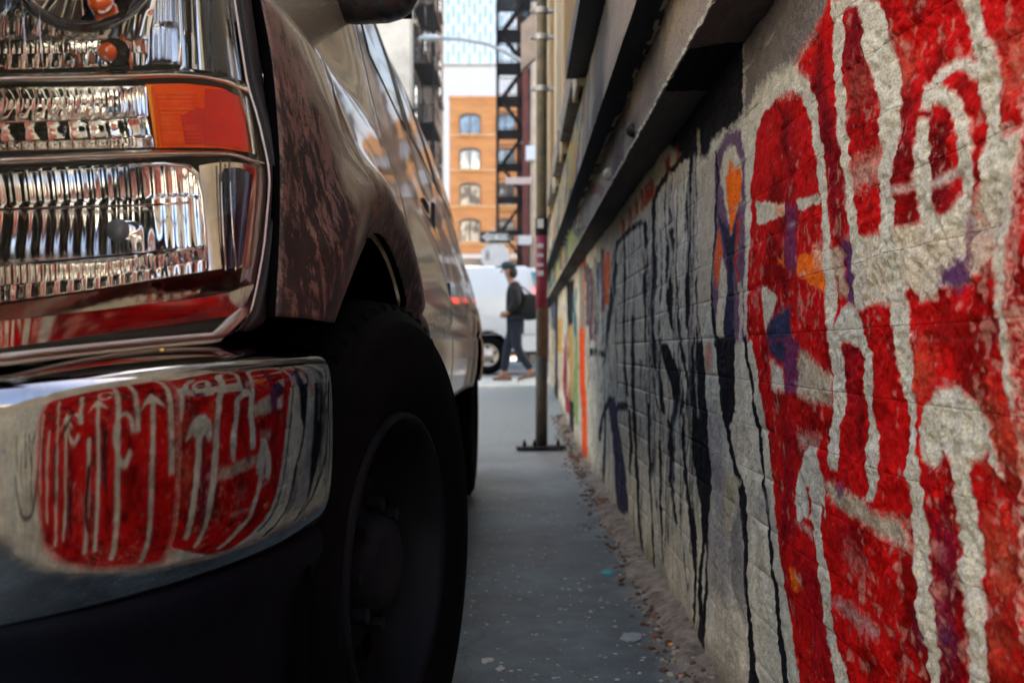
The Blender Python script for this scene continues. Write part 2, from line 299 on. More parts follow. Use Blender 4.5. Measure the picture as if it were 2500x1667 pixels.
    m6 = n.new('ShaderNodeMix'); m6.data_type = 'RGBA'; L.new(rz_.outputs[0], m6.inputs[0]); L.new(m5.outputs[2], m6.inputs[6]); m6.inputs[7].default_value = (.21, .24, .225, 1)  # paler towards the far end: brighter light there painted into the asphalt
    L.new(m6.outputs[2], b.inputs['Base Color'])
    return m
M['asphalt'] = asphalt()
M['street'] = mat('street_asphalt', (.13, .14, .14), .6, 0, noise=.3, nscale=3, bump=.003, bscale=60)
M['gutter'] = mat('dirty_gutter_concrete', (.26, .22, .17), .9, 0, noise=.6, nscale=22, bump=.006, bscale=45, col2=(.08, .05, .035))
def gfun(X, Y):
    z = gzv(Y)
    near = np.exp(-((X-.42)/.07)**2)
    return z + .003*(fbm(X*9, Y*9, 3)-.5) + near*(.012*fbm(X*30, Y*22, 4, 5))
ys1 = 0
me = bpy.data.meshes.new('alley_ground')
def ground_near():
    nx, ny = 150, 300
    xs = np.concatenate([np.linspace(-3.7, -.45, 30), np.linspace(-.4, .46, nx-30)]); ys = np.concatenate([np.linspace(-9, 1.2, 60), np.linspace(1.25, 5, 170), np.linspace(5.1, 13.2, 70)])
    X, Y = np.meshgrid(xs, ys); Z = gfun(X, Y); nx = len(xs); ny = len(ys)
    v = np.stack([X.ravel(), Y.ravel(), Z.ravel()], 1)
    me.from_pydata(v.tolist(), [], [(i*nx+j, i*nx+j+1, (i+1)*nx+j+1, (i+1)*nx+j) for i in range(ny-1) for j in range(nx-1)]); me.update()
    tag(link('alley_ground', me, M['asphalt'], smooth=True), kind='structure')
ground_near()
b = MB(); b.box(-400, 400, -400, -9, -.3, -.006); b.box(.46, 400, -9, 13.2, -.3, -.006)
tag(b.build('ground', M['street']), kind='structure')
b = MB(); b.box(-400, -3.7, -9, 13.2, -.3, -.006); tag(b.build('parking_lot', mat('lot_concrete', (.34, .31, .26), .85, noise=.3, nscale=2)), kind='structure')
b = MB(); b.box(-400, 400, 13.2, 16.2, -.3, .222); tag(b.build('pavement', mat('pavement_concrete', (.25, .29, .28), .8, noise=.25, nscale=4, bump=.002)), kind='structure')
b = MB()
for k in range(-14, 8):
    b.box(k*1.5-.006, k*1.5+.006, 13.2, 16.2, .2, .226)
tag(b.build('pavement_joint', M['gutter']), kind='structure')
b = MB(); b.box(-400, 400, 16.2, 25, -.3, .2); tag(b.build('street', M['street']), kind='structure')
b = MB(); b.box(-400, 400, 25, 27.4, -.3, .34); tag(b.build('far_pavement', bpy.data.materials['pavement_concrete']), kind='structure')
b = MB(); b.box(-400, 400, 27.4, 900, -.3, .2); tag(b.build('far_ground', M['street']), kind='structure')

# ================================================================ painted brick wall of the building on the right
WX = .41
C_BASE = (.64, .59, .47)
RED = (.54, .006, .006); DRED = (.20, .006, .014); BEI = (.60, .55, .43); ORA = (.95, .17, .012); PUR = (.10, .035, .11); BLK = (.012, .012, .016); NAV = (.035, .035, .08); TEA = (.03, .16, .18); PINK = (.40, .22, .20)
def A(x, y): return (1700+x/1.8825, y/1.8825)
def B(x, y): return (1700+x/1.88, 833+y/1.88)
def Cc(x, y): return (1300+x/1.469, 600+y/1.469)
def D3(x, y): return (1300+x/1.96, y/1.96)
def towall(p): 
    Y = WX*F/(p[0]-VX); return (Y, CH-(p[1]-VY)*Y/F)
SH = []
G_ = (.60, .56, .46)
def poly(fn, pts, col, soft=.004, al=1.0):
    q = []
    P = [fn(*p) if fn else p for p in pts]
    SH.append((np.array([towall(p) for p in P] if fn else P), np.array(col), soft, al))
def stroke(fn, pts, col, soft=.004, al=1.0, wall=False):
    if col in (G_, ): pts = [(a, b_, c*.87) for a, b_, c in pts]
    P = [((*fn(p[0], p[1]), p[2]/1.88*(1 if fn in (A, B) else 1.28)) if fn else p) for p in pts]
    # smooth the spine
    Q = []
    for i in range(len(P)-1):
        p0 = P[max(i-1, 0)]; p1 = P[i]; p2 = P[i+1]; p3 = P[min(i+2, len(P)-1)]
        for k in range(5):
            t = k/5; Q.append(tuple(.5*((2*b)+(-a+c)*t+(2*a-5*b+4*c-d)*t*t+(-a+3*b-3*c+d)*t**3) for a, b, c, d in zip(p0, p1, p2, p3)))
    Q.append(P[-1]); Lp = []; Rp = []
    for i, (x, y, w_) in enumerate(Q):
        a = Q[max(i-1, 0)]; c = Q[min(i+1, len(Q)-1)]; dx, dy = c[0]-a[0], c[1]-a[1]; l = math.hypot(dx, dy) or 1
        nx, ny = -dy/l*w_/2, dx/l*w_/2; Lp.append((x+nx, y+ny)); Rp.append((x-nx, y-ny))
    pts2 = Lp+Rp[::-1]
    SH.append((np.array([towall(p) for p in pts2] if fn else pts2), np.array(col), soft, al))
# -- red field
poly(A, [(240, 1568), (240, 1150), (245, 850), (270, 600), (330, 480), (400, 430), (470, 300), (560, 150), (640, -60), (760, -500), (1506, -900), (1506, 1568)], RED, .006)
poly(B, [(258, -10), (300, 300), (350, 700), (400, 1100), (440, 1400), (465, 1600), (600, 2600), (1505, 2600), (1505, -10)], RED, .003)
poly(None, [(.82, 1.6), (.82, .07), (.4, .06), (.02, .10), (-.30, .16), (-.46, .42), (-.45, .85), (-.36, 1.1), (-.2, 1.3), (-.1, 1.6)], RED, .10)
poly(A, [(470, 300), (440, 290), (530, 90), (600, -20), (640, -20), (560, 160)], (.62, .02, .01), .03)
# maroon shading strokes
stroke(A, [(560, 330, 70), (610, 500, 80), (640, 800, 80), (660, 1000, 60), (690, 1200, 50)], DRED, .03, .7)
stroke(A, [(740, 30, 80), (750, 200, 110), (770, 480, 90)], DRED, .03, .75)
stroke(A, [(960, 500, 60), (970, 650, 80), (980, 760, 60)], DRED, .02, .7)
stroke(A, [(420, 520, 60), (420, 900, 60), (420, 1300, 60)], DRED, .02, .45)
stroke(B, [(1130, 800, 70), (1150, 1000, 120), (1150, 1300, 100), (1160, 1560, 90)], (.10, .006, .03), .04, .75)
stroke(B, [(420, 350, 60), (420, 700, 50), (430, 900, 60)], DRED, .03, .6)
stroke(B, [(500, 1000, 90), (560, 1300, 100), (560, 1560, 90)], DRED, .04, .5)
stroke(B, [(650, 900, 140), (760, 930, 60)], DRED, .04, .6)
stroke(A, [(1150, 560, 50), (1120, 700, 90), (1150, 900, 100), (1160, 1000, 60)], DRED, .02, .5)
stroke(B, [(700, 60, 80), (700, 200, 90), (730, 300, 60)], DRED, .02, .5)
# beige field patches
poly(A, [(740, 1100), (880, 1080), (960, 1050), (1060, 1020), (1280, 980), (1400, 1100), (1410, 1180), (1290, 1290), (1150, 1320), (1130, 1370), (1050, 1380), (1010, 1300), (960, 1400), (740, 1400)], (.62, .54, .42), .008)
poly(A, [(715, 770), (860, 700), (870, 800), (730, 860)], (.47, .36, .28), .03, .8)
poly(A, [(1340, 620), (1520, 600), (1520, 1140), (1400, 1150), (1290, 960), (1350, 880)], (.58, .54, .44), .014)
poly(A, [(265, 920), (340, 935), (400, 940), (400, 985), (340, 1020), (270, 1030)], BEI, .003)
poly(A, [(360, 950), (400, 950), (400, 980), (370, 995)], ORA, .02, .7)
poly(A, [(450, 920), (560, 890), (572, 930), (455, 975)], BEI, .003)
poly(A, [(600, 1130), (672, 1150), (680, 1370), (640, 1350)], (.50, .36, .26), .01)
poly(A, [(455, 1180), (560, 1150), (600, 1160), (602, 1340), (520, 1310), (460, 1270)], ORA, .004)
poly(A, [(540, 1150), (600, 1150), (600, 1200), (560, 1190)], BEI, .03, .8)
poly(A, [(370, 1180), (400, 1200), (400, 1225), (375, 1205)], ORA, .006)
poly(A, [(300, 1315), (335, 1325), (362, 1370), (345, 1460), (318, 1530)], BEI, .003)
poly(A, [(330, 1490), (360, 1440), (420, 1400), (420, 1568), (320, 1568)], NAV, .012)
poly(B, [(320, -10), (400, -10), (400, 100), (345, 80)], NAV, .01)
poly(A, [(405, 940), (450, 940), (455, 1250), (405, 1240)], PUR, .012, .75)
poly(B, [(392, -10), (455, -10), (455, 245), (395, 235)], PUR, .01, .85)
poly(B, [(340, 90), (390, 130), (395, 230), (350, 222)], BEI, .01)
poly(B, [(455, 40), (540, 90), (612, 150), (622, 292), (540, 280), (455, 252)], (.50, .40, .29), .012)
poly(B, [(590, 640), (650, 660), (760, 710), (850, 780), (960, 830), (1010, 970), (900, 910), (720, 790), (620, 720)], (.48, .40, .30), .012)
poly(B, [(460, 430), (560, 440), (555, 490), (465, 500)], (.46, .30, .24), .02, .8)
poly(B, [(440, 1050), (485, 1080), (480, 1130), (442, 1140)], ORA, .012)
poly(B, [(460, 1070), (490, 1090), (485, 1120)], BEI, .012)
stroke(B, [(630, 1190, 30), (720, 1260, 40), (810, 1345, 20)], (.42, .30, .28), .015, .8)
stroke(B, [(700, 960, 40), (760, 1030, 50)], PINK, .03, .6)
stroke(A, [(700, 1110, 38), (700, 1260, 42), (698, 1400, 34)], PUR, .01)
poly(A, [(1140, 1240), (1270, 1160), (1295, 1290), (1220, 1330), (1150, 1310)], (.11, .04, .12), .012)
stroke(A, [(1270, 960, 20), (1285, 1100, 30), (1280, 1200, 40)], (.13, .05, .13), .01, .8)
stroke(B, [(680, 650, 40), (690, 720, 50)], PUR, .012, .8)
stroke(B, [(1030, 1250, 40), (1030, 1400, 50)], PUR, .02, .7)
stroke(B, [(1100, 1280, 50), (1160, 1400, 60)], (.08, .02, .08), .03, .8)
# orange and pink blushes on the right
for (x, y, s_) in ((1350, 330, 90), (1380, 950, 110), (1430, 1080, 80), (1060, 150, 60), (1380, 1370, 70), (1440, 480, 90)):
    poly(B, [(x+s_*math.cos(t)*random.uniform(.5, 1.2), y+s_*math.sin(t)*random.uniform(.7, 1.6)) for t in np.linspace(0, 6.2, 9)], (.55, .12, .06), .05, .6)
for (x, y, s_) in ((1450, 230, 50), (1450, 350, 60), (1350, 1140, 60), (900, 330, 60), (760, 400, 40)):
    poly(A, [(x+s_*math.cos(t)*random.uniform(.5, 1.2), y+s_*math.sin(t)*random.uniform(.7, 1.6)) for t in np.linspace(0, 6.2, 9)], (.48, .14, .09), .05, .6)
# grey-beige letter outlines
G = (.60, .56, .46)
stroke(A, [(228, 1568, 26), (226, 1250, 27), (228, 900, 28), (232, 700, 30), (245, 600, 34), (300, 490, 60), (380, 390, 95), (455, 370, 95), (515, 440, 70), (548, 560, 48), (572, 700, 42), (585, 900, 36), (600, 1100, 36), (612, 1300, 36), (622, 1568, 36)], G, .004)
stroke(B, [(628, -20, 60), (640, 100, 62), (652, 270, 55), (642, 400, 58), (640, 540, 60), (645, 590, 30)], G, .003)
poly(A, [(300, 480), (260, 420), (330, 340), (400, 270), (450, 280), (520, 400), (430, 420), (370, 430)], G, .03, .8)
stroke(A, [(655, 0, 55), (662, 200, 55), (680, 500, 46), (698, 750, 40), (712, 950, 34), (725, 1100, 40), (735, 1300, 60), (745, 1420, 60)], G, .003)
stroke(A, [(650, 80, 60), (690, 15, 60), (760, 5, 70), (812, 80, 90), (840, 250, 105), (875, 450, 95), (893, 700, 80), (905, 900, 80), (920, 1100, 80), (945, 1300, 78), (970, 1480, 78), (988, 1590, 76)], G, .004)
stroke(B, [(985, -30, 76), (992, 120, 72), (1008, 300, 68), (1022, 500, 75), (1035, 750, 82), (1042, 900, 82), (1060, 1100, 75), (1075, 1400, 70), (1084, 1700, 60), (1100, 2400, 60)], G, .004)
stroke(A, [(1165, -120, 120), (1200, 20, 120), (1245, 150, 140), (1310, 250, 120), (1345, 450, 100), (1370, 620, 95), (1385, 800, 100), (1380, 950, 100)], G, .005)
stroke(A, [(1045, 420, 60), (1085, 340, 60), (1150, 300, 60), (1220, 300, 60), (1290, 340, 90)], G, .006)
stroke(A, [(1040, 500, 40), (1055, 440, 80), (1110, 440, 90), (1185, 480, 80), (1235, 600, 66), (1252, 750, 70), (1258, 900, 80), (1220, 1000, 90), (1140, 1030, 90), (1075, 950, 84), (1060, 800, 80), (1052, 650, 66), (1055, 540, 50)], G, .005)
stroke(A, [(875, 905, 22), (960, 870, 26), (1100, 850, 34), (1190, 800, 40), (1290, 770, 40)], (.50, .46, .40), .008)
stroke(A, [(1475, 1140, 90), (1480, 1300, 80), (1492, 1600, 80)], G, .008)
stroke(B, [(1480, -20, 60), (1492, 120, 50), (1500, 300, 30)], G, .006)
poly(B, [(1068, 400), (1085, 310), (1150, 220), (1230, 203), (1300, 270), (1352, 370), (1400, 480), (1440, 640), (1400, 600), (1330, 500), (1310, 540), (1280, 545), (1190, 520), (1160, 512), (1120, 582), (1078, 545)], (.58, .55, .46), .006)
stroke(B, [(1240, 500, 95), (1242, 650, 88), (1245, 800, 90), (1262, 950, 95), (1265, 1100, 85), (1285, 1300, 85), (1295, 1600, 92), (1310, 2200, 92)], G, .004)
poly(A, [(635, 1500), (655, 1425), (690, 1398), (725, 1420), (752, 1510), (700, 1568), (640, 1568)], (.58, .56, .48), .008)
stroke(B, [(700, -40, 110), (740, -10, 90), (785, 60, 66), (795, 200, 60), (805, 330, 56), (832, 460, 64), (842, 600, 62), (835, 730, 40)], G, .003)
stroke(B, [(700, 20, 50), (690, 70, 40)], DRED, .01)
poly(B, [(452, 740), (462, 620), (485, 540), (520, 468), (552, 495), (575, 600), (602, 730), (592, 805), (570, 740), (555, 860), (520, 820), (490, 800), (475, 825)], (.58, .55, .46), .004)
stroke(B, [(545, 780, 46), (558, 900, 44), (575, 1020, 40), (595, 1200, 48), (605, 1350, 42), (635, 1480, 56), (665, 1600, 70), (740, 2300, 60)], G, .003)
stroke(B, [(508, 670, 8), (512, 760, 12), (508, 820, 8)], RED, .003)
stroke(B, [(460, 820, 10), (500, 860, 24), (540, 905, 12)], (.50, .30, .26), .01, .8)
# letters further along, seen only as the bumper's reflection
for y0, w_, zt, zb in ((.745, .03, 1.25, .50), (.64, .028, .78, .12), (.54, .03, 1.25, .62), (.42, .035, 1.25, .16), (.27, .03, .85, .22), (.12, .035, 1.1, .7), (-.03, .026, .70, .25), (.19, .028, .62, .2), (-.14, .03, 1.1, .2), (-.27, .03, .7, .3), (-.38, .026, .9, .4)):
    stroke(None, [(y0+.006, zt, w_), (y0, (zt+zb)/2, w_*.9), (y0+.008, zb, w_)], BEI, .006)
for y0, z0 in ((.64, .80), (.27, .87), (-.02, .77)):
    poly(None, [(y0-.08, z0-.10), (y0, z0+.06), (y0+.08, z0-.10), (y0+.03, z0-.06), (y0-.03, z0-.05)], BEI, .006)
for y0, z0 in ((.46, .62), (.06, .70), (.33, 1.0)):
    stroke(None, [(y0+.06*math.cos(t), z0+.09*math.sin(t), .022) for t in np.linspace(0, 5.6, 9)], BEI, .006)
for y0, z0, h_ in ((.34, .55, .2), (.2, .42, .22), (.05, .38, .2), (-.15, .5, .24), (-.35, .62, .2), (-.55, .45, .22), (-.72, .62, .25), (-.8, .5, .2), (-.95, .6, .26)):
    stroke(None, [(y0, z0+h_/2, .022), (y0-.02, z0, .028), (y0+.01, z0-h_/2, .020)], BLK, .006)
stroke(None, [(-.52, .72, .022), (-.58, .52, .022), (-.63, .72, .022), (-.69, .5, .022)], BLK, .005)
stroke(None, [(-.42, .50, .026), (-.55, .30, .026), (-.8, .28, .026), (-1.0, .45, .026)], BLK, .006)
stroke(None, [(-.1, .95, .02), (.05, .8, .024), (-.1, .62, .02)], BLK, .012)
# -- crossing flame shapes left of the red letter
poly(A, [(60, 900), (85, 720), (140, 600), (195, 590), (218, 700), (222, 1000), (225, 1568), (170, 1568), (80, 1568), (70, 1250)], PUR, .012, .9)
poly(A, [(98, 800), (120, 710), (155, 665), (190, 705), (207, 790), (200, 900), (175, 960), (160, 1085), (128, 960)], BEI, .008)
poly(A, [(128, 820), (148, 733), (170, 780), (200, 770), (205, 850), (190, 930), (158, 1085), (135, 950)], ORA, .004)
poly(A, [(95, 1050), (120, 1160), (95, 1330), (75, 1270)], (.70, .13, .04), .008)
poly(A, [(112, 1180), (140, 1260), (140, 1400), (115, 1568), (85, 1568), (95, 1400)], BEI, .006)
poly(A, [(90, 990), (120, 1020), (160, 1090), (195, 950), (180, 1150), (165, 1300), (175, 1568), (120, 1568), (140, 1300), (135, 1150)], (.03, .03, .06), .008)
stroke(A, [(200, 1000, 20), (180, 1200, 16), (195, 1300, 14), (210, 1568, 12)], (.55, .05, .03), .008, .7)
stroke(A, [(200, 1300, 24), (205, 1430, 22), (205, 1568, 18)], BEI, .006, .8)
poly(B, [(88, -20), (178, -20), (172, 150), (168, 320), (135, 410), (118, 300), (100, 150)], BLK, .004)
stroke(A, [(85, 930, 10), (78, 1100, 14), (62, 1250, 14), (75, 1450, 16), (95, 1600, 18)], BLK, .003)
stroke(A, [(88, 690, 8), (90, 850, 8), (84, 960, 10)], BLK, .004)
stroke(B, [(98, -20, 14), (112, 200, 14), (145, 450, 17), (180, 590, 18), (208, 690, 30), (222, 850, 24), (232, 1000, 18), (243, 1200, 18), (250, 1400, 24), (262, 1560, 44), (290, 1900, 60)], BLK, .002)
stroke(B, [(228, -20, 12), (245, 150, 12), (275, 400, 14), (300, 600, 15), (330, 850, 14), (348, 1000, 15), (370, 1250, 17), (390, 1450, 22), (420, 1650, 24)], BLK, .002)
stroke(B, [(8, -30, 40), (12, 100, 50), (18, 300, 60), (22, 500, 60), (36, 700, 34), (40, 850, 12), (46, 1000, 10), (40, 1250, 10), (32, 1500, 12), (20, 1700, 14)], BLK, .003)
stroke(B, [(60, 0, 18), (52, 60, 26), (58, 150, 20)], (.60, .20, .12), .01, .7)
poly(B, [(120, 600), (200, 640), (160, 760), (150, 930), (120, 800)], (.45, .40, .27), .01)
poly(B, [(150, 960), (170, 800), (205, 760), (215, 900), (235, 1130), (225, 1300), (170, 1100)], (.17, .17, .18), .02, .75)
for (x, y, a_, b_) in ((80, 500, 30, 200), (100, 700, 30, 150), (290, 760, 40, 60), (100, 1000, 60, 200)):
    poly(B, [(x-a_, y-b_), (x+a_, y-b_*.6), (x+a_, y+b_), (x-a_*.6, y+b_*.7)], (.24, .20, .24), .03, .55)
# dark painted notch under the overhang and overhang's shade painted smooth grey beside it
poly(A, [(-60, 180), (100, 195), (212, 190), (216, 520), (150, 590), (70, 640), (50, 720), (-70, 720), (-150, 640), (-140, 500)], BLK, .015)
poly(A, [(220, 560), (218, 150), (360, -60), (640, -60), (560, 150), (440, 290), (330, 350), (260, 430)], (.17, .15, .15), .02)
poly(A, [(30, 760), (80, 700), (80, 900), (60, 1400), (20, 1568), (-20, 1568), (-40, 1000), (-20, 820)], (.50, .45, .36), .006)
# -- black, grey and coloured strokes running down the rest of the wall
C2 = Cc
def vline(fn, pts, col=BLK, s=.003, al=1): stroke(fn, [(x, y, w_*1.35+1.5) for x, y, w_ in pts], col, s, al)
vline(C2, [(495, -60, 14), (497, 60, 12), (495, 180, 14), (505, 300, 8)])
vline(C2, [(430, -30, 6), (432, 100, 8), (430, 280, 8), (440, 380, 16), (455, 480, 9), (465, 600, 8)])
vline(C2, [(478, 350, 16), (495, 420, 28), (515, 500, 30), (520, 580, 32), (500, 640, 12), (490, 720, 8), (510, 850, 6)])
vline(C2, [(560, -200, 6), (558, 100, 5), (560, 300, 7)])
vline(C2, [(585, 280, 4), (582, 420, 16), (592, 520, 30), (602, 700, 42), (615, 850, 36), (618, 960, 22), (612, 1050, 10), (600, 1200, 10), (608, 1350, 12), (600, 1480, 16)])
vline(C2, [(542, 380, 5), (560, 500, 8), (575, 560, 16), (588, 640, 8)])
vline(C2, [(540, 600, 6), (538, 720, 8), (560, 900, 8), (575, 1000, 10), (582, 1200, 9), (575, 1400, 6)])
vline(C2, [(330, 60, 6), (332, 200, 6), (330, 400, 6), (338, 540, 5)]); vline(C2, [(360, 250, 5), (358, 420, 6), (365, 680, 9), (385, 1000, 5), (400, 1120, 5)])
vline(C2, [(400, 100, 7), (402, 300, 5), (412, 500, 6), (415, 720, 9), (425, 860, 5), (440, 1180, 5)])
vline(C2, [(318, 560, 26), (322, 590, 26)]); vline(C2, [(300, 60, 10), (285, 200, 14), (270, 300, 12), (262, 420, 6)])
vline(C2, [(280, 540, 14), (292, 620, 22), (310, 760, 24), (320, 880, 30), (325, 960, 24)], NAV)
vline(C2, [(280, 545, 10), (250, 620, 7), (245, 700, 5)]); vline(C2, [(262, 600, 4), (255, 800, 5), (250, 860, 3)])
vline(C2, [(455, 700, 5), (460, 900, 5), (470, 1150, 5)]); vline(C2, [(480, 620, 6), (500, 700, 10), (500, 860, 10), (520, 1000, 6)])
vline(C2, [(345, 580, 5), (350, 700, 6), (350, 820, 4)]); vline(C2, [(520, 60, 3), (530, 300, 4), (548, 470, 6)])
vline(C2, [(178, 60, 12), (180, 200, 12), (178, 400, 12), (185, 600, 14), (188, 760, 12)], (.95, .10, .01))
vline(C2, [(270, 20, 9), (268, 100, 16), (262, 210, 12)], (.90, .15, .02)); vline(C2, [(190, 30, 6), (185, 130, 8)], (.4, .03, .03))
vline(C2, [(155, 300, 10), (155, 480, 14), (160, 640, 8)], (.22, .34, .10)); vline(C2, [(146, 150, 20), (148, 330, 12)], TEA)
vline(C2, [(135, 120, 22), (138, 320, 16), (142, 520, 12), (140, 680, 12)], BLK); vline(C2, [(125, 320, 10), (118, 480, 12), (130, 600, 10)], (.30, .03, .05))
vline(C2, [(95, 260, 16), (98, 380, 12)], (.55, .33, .06)); vline(C2, [(85, 180, 8), (86, 600, 8)], BLK); vline(C2, [(75, 100, 14), (72, 300, 10)], (.10, .13, .18))
vline(C2, [(240, 60, 14), (232, 200, 10), (228, 320, 8)], (.08, .10, .14)); vline(C2, [(210, 80, 8), (215, 340, 10)], (.18, .07, .08)); vline(C2, [(205, 380, 20), (240, 385, 16), (262, 395, 10)], BLK)
# red drips and a black arc high up under the overhang
for x in (432, 468, 500, 530, 548, 560, 572, 640, 648, 690): vline(D3, [(x, 1100-(x-432)*1.35-60, 5), (x+4, 1100-(x-432)*1.35, 9), (x-3, 1100-(x-432)*1.3+40, 5)], (.45, .02, .015), .008, .8)
vline(D3, [(390, 1320, 9), (400, 1180, 9), (460, 1110, 10), (530, 1060, 11)]); vline(D3, [(575, 1280, 6), (575, 1000, 7), (610, 890, 10), (680, 800, 13), (745, 735, 14)])
vline(D3, [(440, 1130, 7), (445, 1300, 6), (438, 1560, 5)]); vline(D3, [(540, 1060, 6), (545, 1300, 7), (538, 1560, 5)]); vline(D3, [(655, 880, 5), (650, 1100, 7), (655, 1260, 16), (665, 1500, 12)])
vline(D3, [(765, 690, 12), (750, 850, 9), (742, 1000, 9), (745, 1200, 6), (740, 1500, 5)])
for x, y0 in ((235, 1270), (262, 1260), (300, 1230), (335, 1190)): vline(D3, [(x, y0, 9), (x+3, y0+300, 9)], random.choice([(.25, .10, .10), (.10, .10, .12), (.3, .28, .22)]), .01)
rs = random.Random(3)
IDN = lambda x, y: (x, y)
for px in range(1384, 1712, 11):
    x = px+rs.uniform(-5, 5); top = 855-1.25*(x-1265)+rs.uniform(0, .9)*(x-1265); ln = rs.uniform(.4, 1.7)*(x-1265); w_ = rs.uniform(2.2, 5.5)*(x-1265)/330; pts = []
    for k in range(5):
        pts.append((x+rs.uniform(-3, 3)*(x-1265)/300+(k*rs.uniform(-2, 3)), min(top+ln*k/4, 855+1.55*(x-1265)), w_*rs.uniform(.4, 1.1)))
    stroke(IDN, [(a_, b_, c_/1.28) for a_, b_, c_ in pts], BLK, .002, .95)
    if rs.random() < .5: stroke(IDN, [(a_+7, b_, c_*2.2) for a_, b_, c_ in pts], rs.choice([(.30, .25, .27), (.62, .60, .53), (.38, .42, .38), (.6, .55, .45)]), .012, .7)
for i in range(46):        # many thin drips
    y = 2.25+(i/46)**1.5*8.5; z = rs.uniform(.3, 1.15); l = rs.uniform(.15, .7); w_ = rs.uniform(.004, .014)*(1+y*.12)
    stroke(None, [(y, z, w_), (y+rs.uniform(-.02, .02), z-l*.5, w_*1.2), (y+rs.uniform(-.03, .03), max(.02, z-l), w_*.6)], BLK if rs.random() < .75 else (.14, .14, .15), .006, .95)
for i in range(16):
    y = rs.uniform(6.8, 12.5); w_ = rs.uniform(.08, .3)
    stroke(None, [(y, rs.uniform(.8, 1.2), w_), (y+.02, .3, w_*.7)], rs.choice([BLK, (.3, .05, .08), TEA, (.5, .3, .08), (.4, .38, .3), (.12, .12, .13)]), .02)
for i in range(10):
    y = rs.uniform(-5.5, -1.3); z = rs.uniform(.3, .9)
    stroke(None, [(y+.1*math.cos(t), z+.16*math.sin(t*1.3), .03) for t in np.linspace(0, rs.uniform(3, 6), 9)], rs.choice([BLK, (.1, .2, .3), (.4, .02, .02)]), .01)

def cover(P, Q, soft):
    x, y = P[:, 0], P[:, 1]; ins = np.zeros(len(P), bool); d2 = np.full(len(P), 1e9)
    n = len(Q)
    for i in range(n):
        x1, y1 = Q[i]; x2, y2 = Q[(i+1) % n]
        if y1 != y2:
            c = ((y1 > y) != (y2 > y)) & (x < (x2-x1)*(y-y1)/(y2-y1)+x1); ins ^= c
        dx, dy = x2-x1, y2-y1; L2 = dx*dx+dy*dy+1e-12
        t = np.clip(((x-x1)*dx+(y-y1)*dy)/L2, 0, 1); d2 = np.minimum(d2, (x-x1-t*dx)**2+(y-y1-t*dy)**2)
    d = np.sqrt(d2); s = np.where(ins, d, -d); return np.clip(.5+s/soft, 0, 1)
def mural(Y, Z):
    n = len(Y)
    nx = fbm(Y*60, Z*60, 3, 11)-.5; nz = fbm(Y*60, Z*60, 3, 21)-.5
    f = np.clip(Y/1.3, .6, 3)
    px = Y+nx*.009*f; pz = Z+nz*.009*f
    c = np.empty((n, 3)); t = fbm(Y*3, Z*5, 4, 31)[:, None]; t2 = fbm(Y*22, Z*9, 4, 41)[:, None]
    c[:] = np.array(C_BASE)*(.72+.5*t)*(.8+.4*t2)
    st_ = fbm(Y*26, Z*3.0, 3, 47)[:, None]; c = c*(.80+.48*st_)
    # grey-green cast patches and purple wash on the bare zone
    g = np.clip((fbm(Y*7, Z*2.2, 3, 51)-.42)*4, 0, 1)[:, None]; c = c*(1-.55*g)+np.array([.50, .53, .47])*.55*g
    zone = np.clip((Y-2.0)/.25, 0, 1)*(Z < 1.1)
    for sd_, wd in ((301, .012), (302, .008), (303, .012)):
        rg = fbm(Y*(11 if sd_ != 303 else 5), Z*1.1, 3, sd_)-.5; k_ = (np.clip(1-np.abs(rg)/wd, 0, 1)**.5*zone)[:, None]*(vn(Y*3, Z*4, sd_+9) > .35)[:, None]; c = c*(1-.92*k_)+np.array(BLK)*.92*k_
    for Q, col, soft, al in SH:
        x0, y0 = Q.min(0)-soft*.6; x1, y1 = Q.max(0)+soft*.6
        m = np.nonzero((px > x0) & (px < x1) & (pz > y0) & (pz < y1))[0]
        if not len(m): continue
        a = (cover(np.stack([px[m], pz[m]], 1), Q, soft))
        if soft > .009:    # sprayed edge: breaks up into dots
            a = np.clip(a+(vn(Y[m]*330, Z[m]*330, 3)-.5)*1.0*(a > .02)*(a < .98), 0, 1)
        a = (a*al)[:, None]
        c[m] = c[m]*(1-a)+col*a
    # worn blotches: maroon and pink inside the red
    isred = np.clip((c[:, 0]-3*c[:, 1]-.1)*5, 0, 1)[:, None]*(1-np.clip((c[:, 1]-.06)*20, 0, 1))[:, None]
    v = (.5*fbm(Y*26, Z*26, 4, 61)+.5*fbm(Y*7, Z*5, 3, 62))[:, None]; v2 = fbm(Y*90, Z*60, 3, 71)[:, None]; v3 = fbm(Y*5, Z*5, 3, 72)[:, None]
    c = c*(1-isred*.62*np.clip((v-.47)*6, 0, 1))
    pk = isred*np.clip((v2+.5*(v3-.5)-.70)*12, 0, 1)*.7; c = c*(1-pk)+np.array([.50, .20, .16])*pk
    k = fbm(Y*45, Z*45, 4, 81)[:, None]; c = c*(.74+.5*k)
    r_ = np.floor((Z-BZ0)/BH); fz_ = (Z-BZ0)/BH-r_; off_ = (r_ % 2)*.5; ee = np.minimum(np.abs(fz_-.06), 1)*BH
    ed = (np.exp(-(ee/.004)**2)*np.clip(fbm(Y*16, Z*16, 3, 95)*3-1.2, 0, 1)*(1-isred[:, 0])*(c.max(1) > .10))[:, None]; c = c*(1-.6*ed)+np.array([.58, .56, .50])*.6*ed  # pale course edges: light caught by the brick tops, painted in
    # damp dirt at the foot
    dz = np.clip((.10-(Z-gzv(Y))+.10*(fbm(Y*9, Z*9, 3, 91)-.5))/.10, 0, 1)[:, None]; c = c*(1-.6*dz)+np.array([.09, .06, .045])*.6*dz
    return np.clip(c, 0, 1)
BH, BL, BZ0 = .0795, .212, -.01
